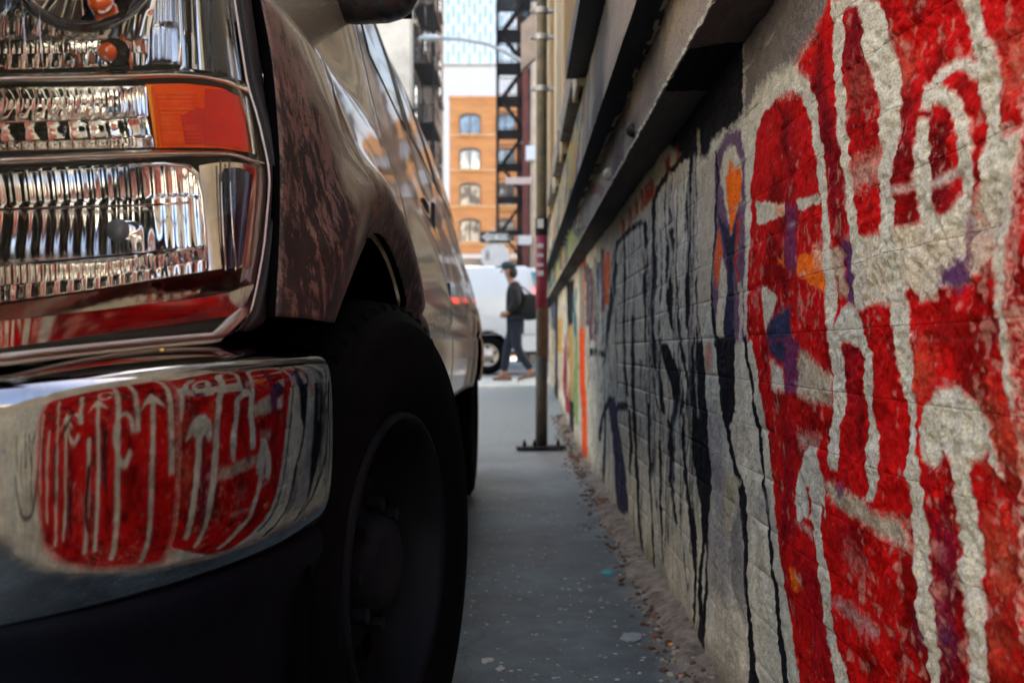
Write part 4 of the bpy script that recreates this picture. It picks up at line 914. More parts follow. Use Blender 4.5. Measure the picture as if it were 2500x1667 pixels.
# backing box that closes the lamp
def hs(q): 
    Y = max(.995, q.y+.02); return Vector((q.x/q.y*Y, Y, CH+(q.z-CH)/q.y*Y))
b = MB(); b.grid([[hs(lens_pt(i/20*.985, j/20)) for i in range(21)] for j in range(21)]); hp(b, 'housing', mat('lamp_housing', (.05, .05, .05), .3, .6))
def patch(top, bot, offf, nu=60, nv=14):
    xs0, xs1 = top[0][0], top[-1][0]; xb0, xb1 = bot[0][0], bot[-1][0]; G = []
    for j in range(nv+1):
        v = j/nv; row = []
        for i in range(nu+1):
            u = i/nu; xt = xs0+(xs1-xs0)*u; xb = xb0+(xb1-xb0)*u; px = lerp(xt, xb, v); py = lerp(stab(top, xt), stab(bot, xb), v); row.append(HP(px, py, offf(u, v)))
        G.append(row)
    b = MB(); b.grid(G); return b
def stab(t, x): return (tab(t, x-12)+2*tab(t, x)+tab(t, x+12))/4
bulge = lambda o0, h: (lambda u, v: o0-h*math.sin(math.pi*v)**.6)
hp(patch([(-150, 374), (0, 367), (200, 361), (380, 357), (560, 360), (645, 392)], [(-150, 425), (0, 414), (200, 403), (380, 394), (480, 390), (560, 392), (648, 408)], bulge(.030, .026)), 'divider_bar', M['bar'])
hp(patch([(-150, 178), (0, 172), (250, 165), (430, 160), (540, 175), (600, 195)], [(-150, 216), (0, 211), (250, 209), (400, 203), (500, 205), (560, 220), (612, 250)], bulge(.030, .026)), 'divider_bar', M['bar'])
# bezels: right upper, right middle, right lower, bottom
hp(patch([(432, -170), (470, -170), (545, -170)], [(442, 165), (500, 172), (598, 200)], lambda u, v: .016+.010*math.cos(u*9), 40, 20), 'bezel', M['bezel'])
hp(patch([(474, -170), (494, -170), (505, -170)], [(476, 158), (500, 160), (512, 168)], lambda u, v: .008, 8, 20), 'dark_insert', M['darkplastic'])
hp(patch([(508, -170), (530, -170), (545, -170)], [(520, 165), (540, 175), (556, 182)], lambda u, v: .006+.004*u, 10, 20), 'dark_insert', M['darkplastic'])
hp(patch([(580, 205), (605, 240), (618, 262)], [(596, 370), (620, 375), (645, 392)], lambda u, v: .010+.006*math.cos(u*6), 12, 20), 'bezel', M['bezel'])
hp(patch([(486, 405), (520, 398), (560, 395), (650, 405)], [(505, 662), (545, 655), (590, 655), (632, 648)], lambda u, v: .020-.010*math.sin(u*3.0), 40, 20), 'bezel', mat('tan_bezel_chrome', (.60, .52, .45), .10, 1, noise=.3, nscale=30))
hp(patch([(545, 412), (585, 408), (618, 428)], [(552, 655), (585, 655), (592, 640)], lambda u, v: .003+.003*abs(math.sin(u*7)), 20, 20), 'dark_insert', M['darkplastic'])
for off_, (xa, xb) in ((0, (538, 552)), (1, (560, 577))):
    b = MB(); b.tube([HP(xa, 392, .004), HP(xa+3, 480, .003), HP(lerp(xa, xb, .5), 570, .003), HP(xb, 660, .004)], .0011, 6); hp(b, 'insert_edge', M['bezel'])
hp(patch([(-150, 764), (0, 741), (250, 706), (505, 664), (560, 655), (632, 645)], [(-150, 806), (0, 782), (250, 756), (505, 722), (560, 712), (622, 690)], lambda u, v: .034-.024*v, 60, 10), 'bezel', M['bezel'])
hp(patch([(-150, 808), (0, 784), (250, 758), (505, 724), (560, 714), (622, 692)], [(-150, 870), (0, 850), (250, 816), (505, 780), (560, 772), (604, 762)], lambda u, v: .008+.006*v, 60, 8), 'bezel', mat('mirror_bezel', (.62, .58, .54), .04, 1, noise=.25, nscale=60))
# amber reflector with its moulded grid
am = patch([(355, 206), (450, 204), (540, 214), (600, 246)], [(380, 362), (450, 360), (540, 362), (606, 372)], lambda u, v: .012-.003*math.sin(u*3.1), 60, 30)
AMB = hp(am, 'side_marker', M['amber'])
patch([(357, 208), (372, 208)], [(381, 361), (394, 361)], lambda u, v: .0095, 4, 20).build('amber_edge_strip', M['amber_yellow'], AMB, smooth=True)
patch([(384, 232), (466, 230)], [(400, 352), (486, 350)], lambda u, v: .0085+.0006*math.sin(v*60), 24, 60).build('reflex_panel', M['amber_panel'], AMB, smooth=True)
patch([(500, 216), (560, 222), (598, 252)], [(500, 356), (560, 356), (602, 364)], lambda u, v: .0078, 20, 20).build('red_corner', M['amber_red'], AMB, smooth=True)
patch([(440, 285), (480, 262), (520, 270)], [(452, 352), (490, 352), (530, 352)], lambda u, v: .0076, 20, 10).build('red_corner', M['amber_red'], AMB, smooth=True)
b = MB()
for r_ in range(13):
    for c_ in range(16):
        if 4 < r_ < 8 and c_ > 9: continue
        px = 386+c_*6.2+r_*1.2; py = 232+r_*9.6; b.sphere(HP(px, py, .0085), (.0010, .0012, .0015), 6, 4)
o = b.build('reflex_bead', M['amber'], AMB, smooth=True); o['kind'] = 'stuff'
b = MB()
for y_ in (269, 314): b.tube([HP(392, y_, .0085), HP(480, y_, .0078)], .0007, 5)
b.tube([HP(372, 212, .009), HP(388, 360, .009)], .0014, 6); b.build('reflex_rib', M['amber'], AMB, smooth=True)
def chamber(name, top, bot, n, tiers, deep, flute=.0022, base=.018, lean=18, nu=None, m=None, drop=.0, yback=.895):
    nu = nu or n*6; nv = 42; G = []; U0 = [(i/nu) for i in range(nu+1)]
    for j in range(nv+1):
        v = j/nv; row = []
        k = [t for t in tiers if t <= v]; ti = len(k); vt = (v-k[-1])/((tiers+[1])[ti]-k[-1]) if ti else 0
        for i in range(nu+1):
            u = i/nu; xt = lerp(top[0][0], top[-1][0], u); xb = lerp(bot[0][0], bot[-1][0], u)
            bow = lean*math.sin(math.pi*min(1, v*1.2))*(1-u)*.5
            px = lerp(xt, xb, v)+bow; py = lerp(stab(top, xt), stab(bot, xb), v)
            ff = abs(math.sin(math.pi*n*(u**1.25)+ti*.6)); bowl = max(0, 1-((u-.42)/.58)**2)*max(0, math.sin(math.pi*min(1, max(0, v))))**.6
            off = base+deep*bowl-flute*(1-ff)*(1+ti%2)-drop*vt*(ti % 2)+.0022*math.sin(7*u+ti*2)
            Yt = yback+off*1.0+.02*(1-u)
            row.append(PP(px, py, max(HD(px, py)+.004+off, Yt)))
        G.append(row)
    def lip(r_, w_): return [PP(VX+p[0]/p[1]*F, VY-(p[2]-CH)/p[1]*F, lerp(p[1], min(p[1], HD(VX+p[0]/p[1]*F, VY-(p[2]-CH)/p[1]*F)+.012), w_)) for p in r_]
    G = [lip(G[0], 1)]+G+[lip(G[-1], 1)]
    b = MB(); b.grid(G); o = hp(b, name, m or M['chrome_clean'], smooth=True); return o
# lower chamber
chamber('reflector', [(-150, 426), (0, 416), (200, 405), (400, 396), (470, 402), (488, 430)], [(-150, 660), (0, 645), (250, 640), (400, 620), (504, 600)], 19, [0.0, .38], .022, .0030, .018, 30)
chamber('lower_flutes', [(-150, 661), (0, 646), (250, 641), (400, 621), (504, 601)], [(-150, 762), (0, 738), (250, 703), (505, 662)], 19, [0, .55], .006, .0045, .020, 4, drop=.006)
b = MB(); b.tube([RP(x, lerp(512, 500, max(0, x)/400)-.0002*max(0, x-320)**2) for x in range(-150, 490, 20)], .0013, 5)
b.tube([RP(x, lerp(650, 604, max(0, x)/500)) for x in range(-150, 505, 20)], .0015, 5)
b.tube([RP(x, y) for x, y in ((-150, 430), (0, 420), (200, 409), (400, 400), (455, 408), (480, 430), (492, 480), (500, 560), (506, 655))], .0018, 6); hp(b, 'reflector_ridge', M['chrome_clean'])
# bulb shield: ring in the reflector, tube and grey end disc
a0 = PP(352, 562, .962); a1 = PP(288, 562, .905); dv = (a1-a0).normalized()
b = MB(); b.tube([a0, a1], [.0085, .0102], 24, cap=False); hp(b, 'bulb_shield', M['chrome_clean'])
dq = (dv+Vector((.25, -1.4, .05))).normalized()
b = MB(); b.tube([a1, a1+dq*.0015], [.0104, .0104], 32); hp(b, 'shield_cap', mat('grey_cap', (.17, .19, .21), .45, .1, noise=.2, nscale=300))
b = MB(); rot = dq.to_track_quat('Z', 'Y').to_matrix().to_4x4()
def ring(c, R_, r_, n=40): return [c+(rot @ Vector((R_*math.cos(t), R_*math.sin(t), 0))) for t in np.linspace(0, 2*math.pi, n, endpoint=False)]
b.tube(ring(a0+dq*.012, .0135, 0), .0016, 8, closed=True); b.tube([RP(322, 592), RP(335, 640), RP(345, 655), RP(356, 640), RP(366, 600)], .0012, 6); hp(b, 'bulb_ring', M['chrome_clean'])
b = MB(); b.tube([a0+dq*.001, a0+dq*.002], .0128, 24); hp(b, 'bulb_hole', M['black'])
b = MB(); b.tube([PP(300, 440, .948), PP(300, 440, .944)], .012, 24); hp(b, 'adjuster_hole', M['black'])
# middle chamber
chamber('reflector', [(-150, 218), (0, 214), (250, 212), (362, 210)], [(-150, 304), (0, 300), (250, 292), (366, 284)], 13, [0], .022, .0045, .016, 40)
chamber('reflector', [(-150, 305), (0, 301), (250, 293), (366, 285)], [(-150, 348), (0, 346), (250, 340), (376, 330)], 9, [0], .012, .004, .018, 20)
chamber('lower_flutes', [(-150, 349), (0, 347), (250, 341), (377, 331)], [(-150, 374), (0, 371), (200, 364), (380, 360)], 16, [0], .006, .004, .018, 6)
b = MB(); b.tube([RP(x, lerp(302, 286, max(0, x)/366)) for x in range(-150, 370, 20)], .0014, 6); b.tube([RP(x, lerp(348, 334, max(0, x)/366)) for x in range(-150, 375, 20)], .0018, 6); hp(b, 'reflector_ridge', M['chrome_clean'])
# upper chamber with amber bulb and round bowl rim
chamber('reflector', [(-150, -170), (200, -170), (420, -170)], [(-150, 98), (0, 98), (250, 98), (360, 98)], 12, [0, .45, .75], .04, .003, .016, 16)
chamber('lower_flutes', [(-150, 99), (0, 99), (250, 99), (360, 99)], [(-150, 176), (0, 171), (250, 164), (360, 160)], 15, [0, .5], .010, .0035, .014, 6)
chamber('corner_flutes', [(362, -170), (400, -170), (430, -170)], [(362, 158), (400, 158), (441, 158)], 5, [0, .35, .7], .01, .006, .016, 4)
b = MB(); b.tube([RP(425, -170), RP(436, 0), RP(441, 100), RP(441, 158)], .0016, 6)
for x0, x1 in ((92, 98), (48, 60)): b.tube([HP(x0, -60, .004), HP(x1, 90, .004), HP(x1+8, 175, .004)], .0007, 5)
hp(b, 'reflector_ridge', M['chrome_clean'])
b = MB(); cpt = (205, -110); 
b.grid([[HP(cpt[0]+R_*math.cos(t), cpt[1]+R_*.98*math.sin(t), o_) for t in np.linspace(.08*math.pi, .95*math.pi, 50)] for R_, o_ in ((196, .024), (190, .010), (182, .006), (172, .010), (166, .024))])
hp(b, 'bowl_rim', M['darkplastic'])
b = MB(); b.grid([[PP(cpt[0]+R_*math.cos(t), cpt[1]+R_*.98*math.sin(t), .875+.07*(1-R_/166)+.003*abs(math.sin(t*9))) for t in np.linspace(.0, math.pi, 80)] for R_ in (166, 130, 90, 50, 10)]); hp(b, 'bowl', M['chrome_clean'])
b = MB(); b.sphere(PP(262, 128, .900), (.0088, .008, .0088), 24, 16); hp(b, 'turn_signal_bulb', M['amber_bulb'])
b = MB(); b.sphere(PP(246, 5, .885), (.0115, .010, .0115), 24, 16); hp(b, 'turn_signal_bulb', M['amber_bulb'])
b = MB(); b.tube([PP(280, 128, .918), PP(281, 128, .914)], .0128, 24); b.tube([PP(270, 8, .918), PP(271, 8, .912)], .0155, 24); hp(b, 'bulb_hole', M['black'])
b = MB()
for x in (146, 148, 175, 190, 207, 214, 238, 262, 276, 300, 318, 333, 350, 152, 188, 222):
    y0 = random.choice((85, 95, 118, 125)); y1 = y0+random.uniform(18, 45); r_ = random.uniform(.0012, .0030)
    b.tube([RP(x, y0, .0), RP(x+1, (y0+y1)/2, -.001), RP(x+3, y1, .0)], [r_*.4, r_, r_*.7], 8)
hp(b, 'amber_reflection', M['amber_bulb'])  # orange reflections in the flutes, modelled as solid amber slivers
# front fascia and grille, out of the frame to the left
b = MB(); b.box(-2.10, -.40, .70, .74, 1.06, 1.15); b.box(-2.05, -.42, .72, .76, .68, 1.08); b.build('grille_shell', M['black'], VAN)
for k in range(4):
    b = MB(); b.box(-1.95, -.47, .675, .70, .70+k*.10, .735+k*.10); b.build('grille_bar', M['chrome'], VAN, bevel=.006)
b = MB(); b.grid([[(VCX+(-.30-VCX)*u, .74+.10*abs(u)**3+t*.30, 1.12+.055*math.sin(t*1.4)) for u in np.linspace(-1, 1, 21)] for t in np.linspace(0, 1, 10)]); b.build('hood_nose', M['paint'], VAN, smooth=True)
# ================================================================ left side of the alley (behind the van, seen in reflections)
M['brickdark'] = mat('dark_brick_wall', (.22, .12, .09), .85, 0, noise=.5, nscale=2.5, bump=.004, bscale=40)
M['greywall'] = mat('pale_unseen_wall', (.60, .56, .47), .8, 0, noise=.45, nscale=2, bump=.003, bscale=30)
def wall_block(name, x0, x1, y0, y1, z1, face, m, label, cols, rows, z00=1.6, wh=1.5, ww=1.0, winm=None, rstep=3.2, z0=0):
    """building block; windows on face '+x','-x' or '-y'"""
    t = empty(name, ((x0+x1)/2, (y0+y1)/2, z0), label, 'building')
    b = MB(); b.box(x0, x1, y0, y1, z0-.1, z1); b.build('wall', m, t)
    b = MB(); b.box(x0-.15, x1+.15, y0-.15, y1+.15, z1, z1+.35); b.build('cornice', M['cream'], t)
    for r in range(rows):
        z = z00+r*rstep
        if z+wh > z1: break
        for c in cols:
            f = MB(); g = MB(); s_ = MB()
            if face[1] == 'x':
                X = x1 if face[0] == '+' else x0; sg = 1 if face[0] == '+' else -1
                def bx(mb, d0, d1, a, b_, p, q): mb.box(min(X+sg*d0, X+sg*d1), max(X+sg*d0, X+sg*d1), a, b_, p, q)
            else:
                X = y0
                def bx(mb, d0, d1, a, b_, p, q): mb.box(a, b_, X-d1, X-d0, p, q)
            for q in ((c-ww/2, c-ww/2+.07, z, z+wh), (c+ww/2-.07, c+ww/2, z, z+wh), (c-ww/2, c+ww/2, z, z+.07), (c-ww/2, c+ww/2, z+wh-.07, z+wh), (c-ww/2, c+ww/2, z+wh/2-.03, z+wh/2+.03)): bx(f, -.02, .05, *q)
            bx(g, -.03, .02, c-ww/2+.02, c+ww/2-.02, z+.02, z+wh-.02); bx(s_, -.02, .12, c-ww/2-.1, c+ww/2+.1, z-.12, z-.005)
            w_ = f.build('window', winm or M['greenframe'], t); g.build('pane', M['winglass'], w_); s_.build('sill', M['cream'], w_)
    return t
wall_block('bounce_warehouse', -18, -9.5, -14, 13.1, 8.5, '+x', M['greywall'], 'unseen pale low building added across the lot to bounce sunlight onto the painted wall', [-12,-9.5,-7, -4.5, -2, .5, 3, 5.5, 8, 10.5], 2, 2.2, 1.9, 1.4)  # unseen, set back and paled to bounce sunlight onto the wall
wall_block('unseen_end_building', -25, 25, -42, -30, 17, '-y', M['greywall'], 'unseen building closing the street behind the camera, paled for lamp reflections', [], 0)  # unseen, paled so the lamp chrome has something brighter to reflect
b = MB()   # its windows face the alley
t = bpy.data.objects['unseen_end_building']
for r in range(4):
    for c in range(-4, 5):
        f = MB(); f.box(c*3-.7, c*3+.7, -30.0, -29.92, 2+r*3.6, 4+r*3.6); f.build('window', M['winglass'], t)
# ================================================================ far left building with fire escape
M['tanfar'] = mat('tan_brick_far', (.78, .70, .58), .85, 0, noise=.3, nscale=1.2)
fl = wall_block('tan_building', -13, -3.0, 27.5, 40, 24, '+x', M['tanfar'], 'tan building on the left beyond the cross street behind the van roof', [29, 32, 35, 38], 6, 3.5, 1.8, 1.1, rstep=3.3, z0=.2)
def fire_escape(name, x0, x1, y0, y1, levels, m, label, along='y', stair=True, z0s=None):
    t = empty(name, ((x0+x1)/2, (y0+y1)/2, levels[0]), label, 'fire escape', None)
    for i, z in enumerate(levels):
        p = MB()
        n = max(4, int((y1-y0)/.16))
        for k in range(n): yy = y0+(y1-y0)*(k+.5)/n; p.box(x0, x1, yy-.035, yy+.035, z-.02, z+.01)
        p.box(x0-.02, x0+.04, y0, y1, z-.06, z+.012); p.box(x1-.04, x1+.02, y0, y1, z-.06, z+.012); p.build('platform', m, t)
        r = MB()
        for h in (.5, 1.0):
            r.tube([(x0, y1, z+h), (x0, y0, z+h), (x1, y0, z+h), (x1, y1, z+h)], .016, 6)
        for k in range(11): xx = x0+(x1-x0)*k/10; r.tube([(xx, y0, z), (xx, y0, z+1.0)], .009, 5)
        for k in range(1, 9): yy = y0+(y1-y0)*k/8; r.tube([(x0, yy, z), (x0, yy, z+1.0)], .016, 5)
        r.build('railing', m, t)
        if stair and i+1 < len(levels):
            s_ = MB(); z2 = levels[i+1]; a = Vector((x0+.12, y0+.15, z)); c = Vector((x1-.15, y0+.15, z2))
            if i % 2: a.x, c.x = c.x, a.x
            for dy in (0, .55): s_.tube([a+Vector((0, dy, 0)), c+Vector((0, dy, 0))], .018, 5)
            for k in range(1, 10): q = a.lerp(c, k/10); s_.box(q.x-.04, q.x+.04, q.y, q.y+.55, q.z-.008, q.z+.008)
            s_.build('stair', m, t)
    v = MB()
    for xx, yy in ((x0, y0), (x1, y0), (x0, y1)): v.tube([(xx, yy, levels[0]-.3), (xx, yy, levels[-1]+1)], .03, 6)
    v.build('upright', m, t); return t
fire_escape('fire_escape', -3.0, -2.42, 28.5, 31, [5.5, 7.2, 8.9, 10.6], M['blackiron'], 'black iron balconies jutting from the far tan building on the left', stair=False)
# ================================================================ dark red building with fire escape, far right
M['redbrown'] = mat('dark_red_brick', (.13, .045, .035), .85, 0, noise=.5, nscale=1.2)
wall_block('red_brick_building', -.05, 26, 30, 46, 24, '-y', M['redbrown'], 'dark red brick building behind the black fire escape', [.35, 2.2, 4.2], 6, 1.2, 1.5, .5, rstep=2.9, z0=.3)  # unseen width and height extended to shade the pavement and white van
fire_escape('fire_escape', -.60, .36, 28.3, 29.6, [2.2+.95*k for k in range(10)], M['blackiron'], 'tall black fire escape with stairs hanging over the street at the alley end', z0s=.2)
b = MB(); b.box(.12, .30, 28.2, 28.28, 1.0, 9.9); t = tag(b.build('banner', mat('rusty_red_panel', (.16, .04, .03), .7, noise=.4, nscale=3), org=(.2, 28.2, 5)), 'narrow rusty red vertical panel beside the black fire escape', 'panel')
# ================================================================ orange brick building
M['orange'] = mat('orange_brick', (.68, .31, .11), .85, 0, noise=.22, nscale=.6, stretch=(1, 1, 3))
M['orangeband'] = mat('pale_orange_band', (.74, .45, .22), .85, 0, noise=.2, nscale=1)
M['palepane'] = mat('sky_reflecting_pane', (.45, .52, .56), .12, .6, noise=.6, nscale=.8, col2=(.12, .14, .15))
M['dimpane'] = mat('dim_reflecting_pane', (.30, .29, .26), .15, .4, noise=.8, nscale=.9, col2=(.05, .05, .05), contrast=(.45, .55))
OY = 80.0; s = OY/F
def ox(px): return (px-VX)*s
def oz(py): return CH-(py-VY)*s
OB = empty('orange_brick_building', (ox(1190), OY, .2), 'orange brick building with arched windows closing the view across the street', 'building')
b = MB(); b.box(ox(1097), ox(1330), OY, OY+14, .2, oz(237)); b.build('wall', M['orange'], OB)
b = MB(); b.box(ox(1095), ox(1332), OY-.15, OY+14, oz(240), oz(235)); b.build('cornice', M['orangeband'], OB)
b = MB(); b.box(ox(1125), ox(1152), OY+4, OY+6, oz(236), oz(218)); b.build('chimney', M['greywall'], OB)
for py in (330, 416, 505, 596):
    b = MB(); b.box(ox(1097)-.02, ox(1330), OY-.10, OY+.02, oz(py+3), oz(py-3)); b.build('stone_band', M['orangeband'], OB)
b = MB(); b.box(ox(1096), ox(1330), OY-.25, OY, oz(632), oz(621)); b.build('shop_cornice', mat('white_cornice', (.75, .72, .66), .7, noise=.2), OB)
for (t_, bt) in ((280, 329), (364, 415), (449, 501), (536, 590), (195, 244)):
    if t_ < 240: continue
    for (l_, r_) in ((1123, 1172), (1212, 1256), (1296, 1330)):
        cxp = (l_+r_)/2; n = 8
        out = [(l_, bt), (r_, bt)]+[(cxp+(r_-l_)/2*math.cos(a), t_+9-9*math.sin(a)) for a in np.linspace(0, math.pi, n)]
        g = MB(); nv_ = len(out); g.add([(ox(x), OY-.03, oz(y)) for x, y in out]+[(ox(x), OY+.1, oz(y)) for x, y in out], [tuple(range(nv_))]+[(i, (i+1) % nv_, nv_+(i+1) % nv_, nv_+i) for i in range(nv_)])
        fr = MB(); fr.box(ox(cxp-1.5), ox(cxp+1.5), OY-.10, OY-.02, oz(bt), oz(t_+1)); fr.box(ox(l_-1), ox(l_+1.5), OY-.10, OY-.02, oz(bt), oz(t_+9)); fr.box(ox(r_-1.5), ox(r_+1), OY-.10, OY-.02, oz(bt), oz(t_+9))
        fr.tube([(ox(x), OY-.06, oz(y)) for x, y in out[2:]], .10, 5); w_ = fr.build('window', mat('window_frame_brown', (.14, .10, .08), .6) if 'window_frame_brown' not in bpy.data.materials else bpy.data.materials['window_frame_brown'], OB)
        g.build('pane', M['palepane'] if t_ < 400 else M['dimpane'], w_)
        sl2 = MB(); sl2.box(ox(l_-3), ox(r_+3), OY-.22, OY, oz(bt+4), oz(bt)); sl2.build('sill', M['orangeband'], w_)
b = MB(); b.box(ox(1100), ox(1240), OY-.06, OY, oz(655), oz(634)); b.build('shop_window', mat('shopfront_glass', (.30, .25, .20), .2, 0, noise=.7, nscale=.5, col2=(.06, .05, .04)), OB)
# low pale building and patterned tower farther off
M['towerwhite'] = mat('pale_tower_cladding', (.80, .82, .84), .6, 0, noise=.06, nscale=.05)
TY = 220.0; s2 = TY/F
TW = empty('patterned_tower', ((1150-VX)*s2, TY, .2), 'pale high rise with staggered vertical blue window strips against the sky', 'tower')
b = MB(); b.box((1062-VX)*s2, (1330-VX)*s2, TY, TY+30, .2, 112); b.build('wall', M['towerwhite'], TW)
M['towerglass'] = mat('blue_tower_glass', (.28, .50, .60), .4, 0)
base = MB(); base.box(-.19, .19, -.12, 0, -1.3, 1.3)
o0 = None; cnt = 0
for c in range(0, 16):
    px = 1068+c*13.0
    for r in range(0, 9):
        py = 146-r*47-(23 if c % 2 else 0)-(6 if c % 3 else 0)
        if py < -170: continue
        pos = Vector(((px-VX)*s2, TY, CH-(py-VY)*s2))
        if o0 is None:
            o0 = base.build('window_strip', M['towerglass'], TW); me0 = o0.data; o0.location = pos-ORG[TW.name]; 
            # vertices were made relative to the tower origin: shift them back
            for v in me0.vertices: v.co += ORG[TW.name]
        else:
            o_ = o0.copy(); COL.objects.link(o_); o_.parent = TW; o_.location = pos-ORG[TW.name]
WB = wall_block('white_block', (1040-VX)*150/F, (1330-VX)*150/F, 150, 165, CH+(VY-163)*150/F, '-y', mat('white_render_wall', (.80, .78, .76), .8, noise=.06, nscale=.1), 'plain white block rising behind the orange brick building', [], 0)
# ================================================================ street lamp, signs
Y0 = 25.6
SL = empty('street_lamp', ((1303-VX)*Y0/F, Y0, .34), 'beige street lamp post with long curved arm over the alley end', 'street lamp')
px0 = (1303-VX)*Y0/F
b = MB(); b.tube([(px0, Y0, .3), (px0, Y0, 5), (px0, Y0, 9.6)], [.10, .09, .075], 14); b.build('post', mat('beige_post_paint', (.55, .42, .30), .6, noise=.3, nscale=2), SL, smooth=True)
b = MB(); b.tube([PP(1303, 168, Y0), PP(1272, 150, Y0), PP(1235, 128, Y0), PP(1190, 108, Y0), PP(1130, 97, Y0), PP(1075, 95, Y0)], [.06, .055, .05, .045, .04, .04], 8); b.build('arm', M['galv'], SL, smooth=True)
b = MB(); c = PP(1050, 93, Y0); b.sphere(c, (.30, .13, .085), 16, 10); b.build('lamp_head', mat('lamp_head_grey', (.45, .5, .52), .4, .3), SL, smooth=True)
b = MB(); p = PP(1295, 376, Y0-.15); b.box(p.x-.12, p.x+.12, p.y-.12, p.y+.12, p.z-.19, p.z+.19); b.build('signal_box', mat('pale_box', (.62, .66, .68), .5), SL, bevel=.03)
def plate(name, px0_, px1_, py0_, py1_, Y, m, label, cat, thick=.03):
    a = PP(px0_, py1_, Y); c_ = PP(px1_, py0_, Y); b = MB(); b.box(a.x, c_.x, Y, Y+thick, a.z, c_.z)
    return tag(b.build(name, m, org=((a.x+c_.x)/2, Y, a.z), bevel=.01), label, cat)
plate('street_sign', 1233, 1297, 433, 450, Y0-.2, mat('pinkish_sign', (.58, .46, .40), .5, noise=.3, nscale=8), 'long pinkish street name sign fixed to the beige lamp post', 'sign')
plate('parking_sign', 1264, 1298, 575, 598, Y0-.2, mat('white_sign', (.66, .63, .58), .5, noise=.2, nscale=8), 'small white rectangular sign low on the beige lamp post', 'sign')
# sign post with one-way plate above the back of an octagonal stop sign
SY = 24.0
b = MB(); xs_ = (1204-VX)*SY/F; b.tube([(xs_, SY, .3), (xs_, SY, 3.62)], .035, 8); SP = tag(b.build('sign_post', M['galv'], smooth=True, org=(xs_, SY, .3)), 'thin steel post carrying the octagonal sign beyond the white van', 'sign post')
c = PP(1209, 625, SY-.06); R_ = .36; b = MB(); n8 = [(c.x+R_*math.cos(math.pi/8+k*math.pi/4), c.z+R_*math.sin(math.pi/8+k*math.pi/4)) for k in range(8)]
b.add([(x, SY-.06, z) for x, z in n8]+[(x, SY-.045, z) for x, z in n8], [tuple(range(8)), tuple(range(15, 7, -1))]+[(i, (i+1) % 8, 8+(i+1) % 8, 8+i) for i in range(8)])
OC = tag(b.build('octagonal_sign', mat('bare_aluminium', (.60, .60, .59), .5, .3, noise=.15, nscale=5), org=(c.x, SY, c.z)), 'pale unpainted back of an octagonal stop sign below the one way arrow', 'sign')
b = MB()
for q in ((1186, 1189, 612, 636), (1192, 1195, 612, 636), (1186, 1195, 622, 626)):
    a = PP(q[0], q[3], SY); e = PP(q[1], q[2], SY); b.box(a.x, e.x, SY-.068, SY-.062, a.z, e.z)
b.build('sticker', mat('grey_sticker', (.22, .22, .22), .6), OC)
a = PP(1172, 593, SY-.1); e = PP(1242, 565, SY-.1); b = MB(); b.box(a.x, e.x, SY-.10, SY-.085, a.z, e.z)
OW = tag(b.build('one_way_sign', mat('sign_black', (.02, .025, .02), .5), org=((a.x+e.x)/2, SY-.1, a.z)), 'black ONE WAY sign with white arrow pointing left on the thin post', 'sign')
def flat(name, pts, y, m, parent):
    b = MB(); n_ = len(pts); b.add([(p.x, y, p.z) for p in pts]+[(p.x, y+.004, p.z) for p in pts], [tuple(range(n_)), tuple(range(2*n_-1, n_-1, -1))]+[(i, (i+1) % n_, n_+(i+1) % n_, n_+i) for i in range(n_)]); return b.build(name, m, parent)
P_ = lambda x, y: PP(x, y, SY-.11)
flat('arrow', [P_(1174, 579), P_(1192, 567.5), P_(1192, 572), P_(1239, 572), P_(1239, 586), P_(1192, 586), P_(1192, 590.5)], SY-.112, M['whitesticker'], OW)
tx = bpy.data.curves.new('lettering', 'FONT'); tx.body = 'ONE WAY'; tx.size = .155; tx.extrude = .002; tx.align_x = 'CENTER'; tx.align_y = 'CENTER'; tx.materials.append(bpy.data.materials['sign_black'])
_t = bpy.data.objects.new('lettering_curve', tx); COL.objects.link(_t); bpy.context.view_layer.update(); _m = bpy.data.meshes.new_from_object(_t); bpy.data.objects.remove(_t)
to = bpy.data.objects.new('lettering', _m); COL.objects.link(to); to.parent = OW; q = PP(1214, 579, SY-.11); to.location = Vector((q.x, SY-.116, q.z))-ORG[OW.name]; to.rotation_euler = (math.radians(90), 0, 0)
# projecting pale board high on the right-hand building
b = MB(); Yb = 10.5; g0 = [PP(1272, 60, Yb), PP(1272, 172, Yb), PP(1308, 140, Yb), PP(1308, 25, Yb)]
b.add([(p.x, Yb, p.z) for p in g0]+[(p.x, Yb+.12, p.z) for p in g0], [(0, 1, 2, 3), (7, 6, 5, 4), (0, 4, 5, 1), (1, 5, 6, 2), (2, 6, 7, 3), (3, 7, 4, 0)])
tag(b.build('blade_sign', mat('pinkish_white_board', (.52, .43, .38), .6, noise=.35, nscale=4), org=(g0[2].x, Yb, g0[2].z)), 'slanted pale pink blade sign projecting high above the sign pole', 'sign')
# ================================================================ steel pole in the alley with its base plate
PY = 6.68; pxx = (1322-VX)*PY/F; zg = gz(PY)
PO = empty('utility_pole', (pxx, PY, zg), 'weathered brown steel pole bolted to the alley ground close to the painted wall', 'pole')
b = MB(); b.tube([(pxx, PY, zg), (pxx, PY, 3.0), (pxx, PY, 6.5)], .036, 16); b.build('post', M['steel_pole'], PO, smooth=True)
b = MB(); b.tube([(pxx, PY, zg+.005), (pxx, PY, zg+.62)], .040, 16); b.build('lower_sleeve', mat('dark_olive_sleeve', (.055, .055, .04), .6, .2, noise=.4), PO, smooth=True)
b = MB(); b.tube([PP(1322, 752, PY), PP(1322, 562, PY)], .0385, 16); b.build('wrap', M['magenta'], PO, smooth=True)
b = MB(); b.tube([PP(1322, 575, PY), PP(1322, 533, PY)], .0425, 16); b.build('collar', M['blackiron'], PO, smooth=True)
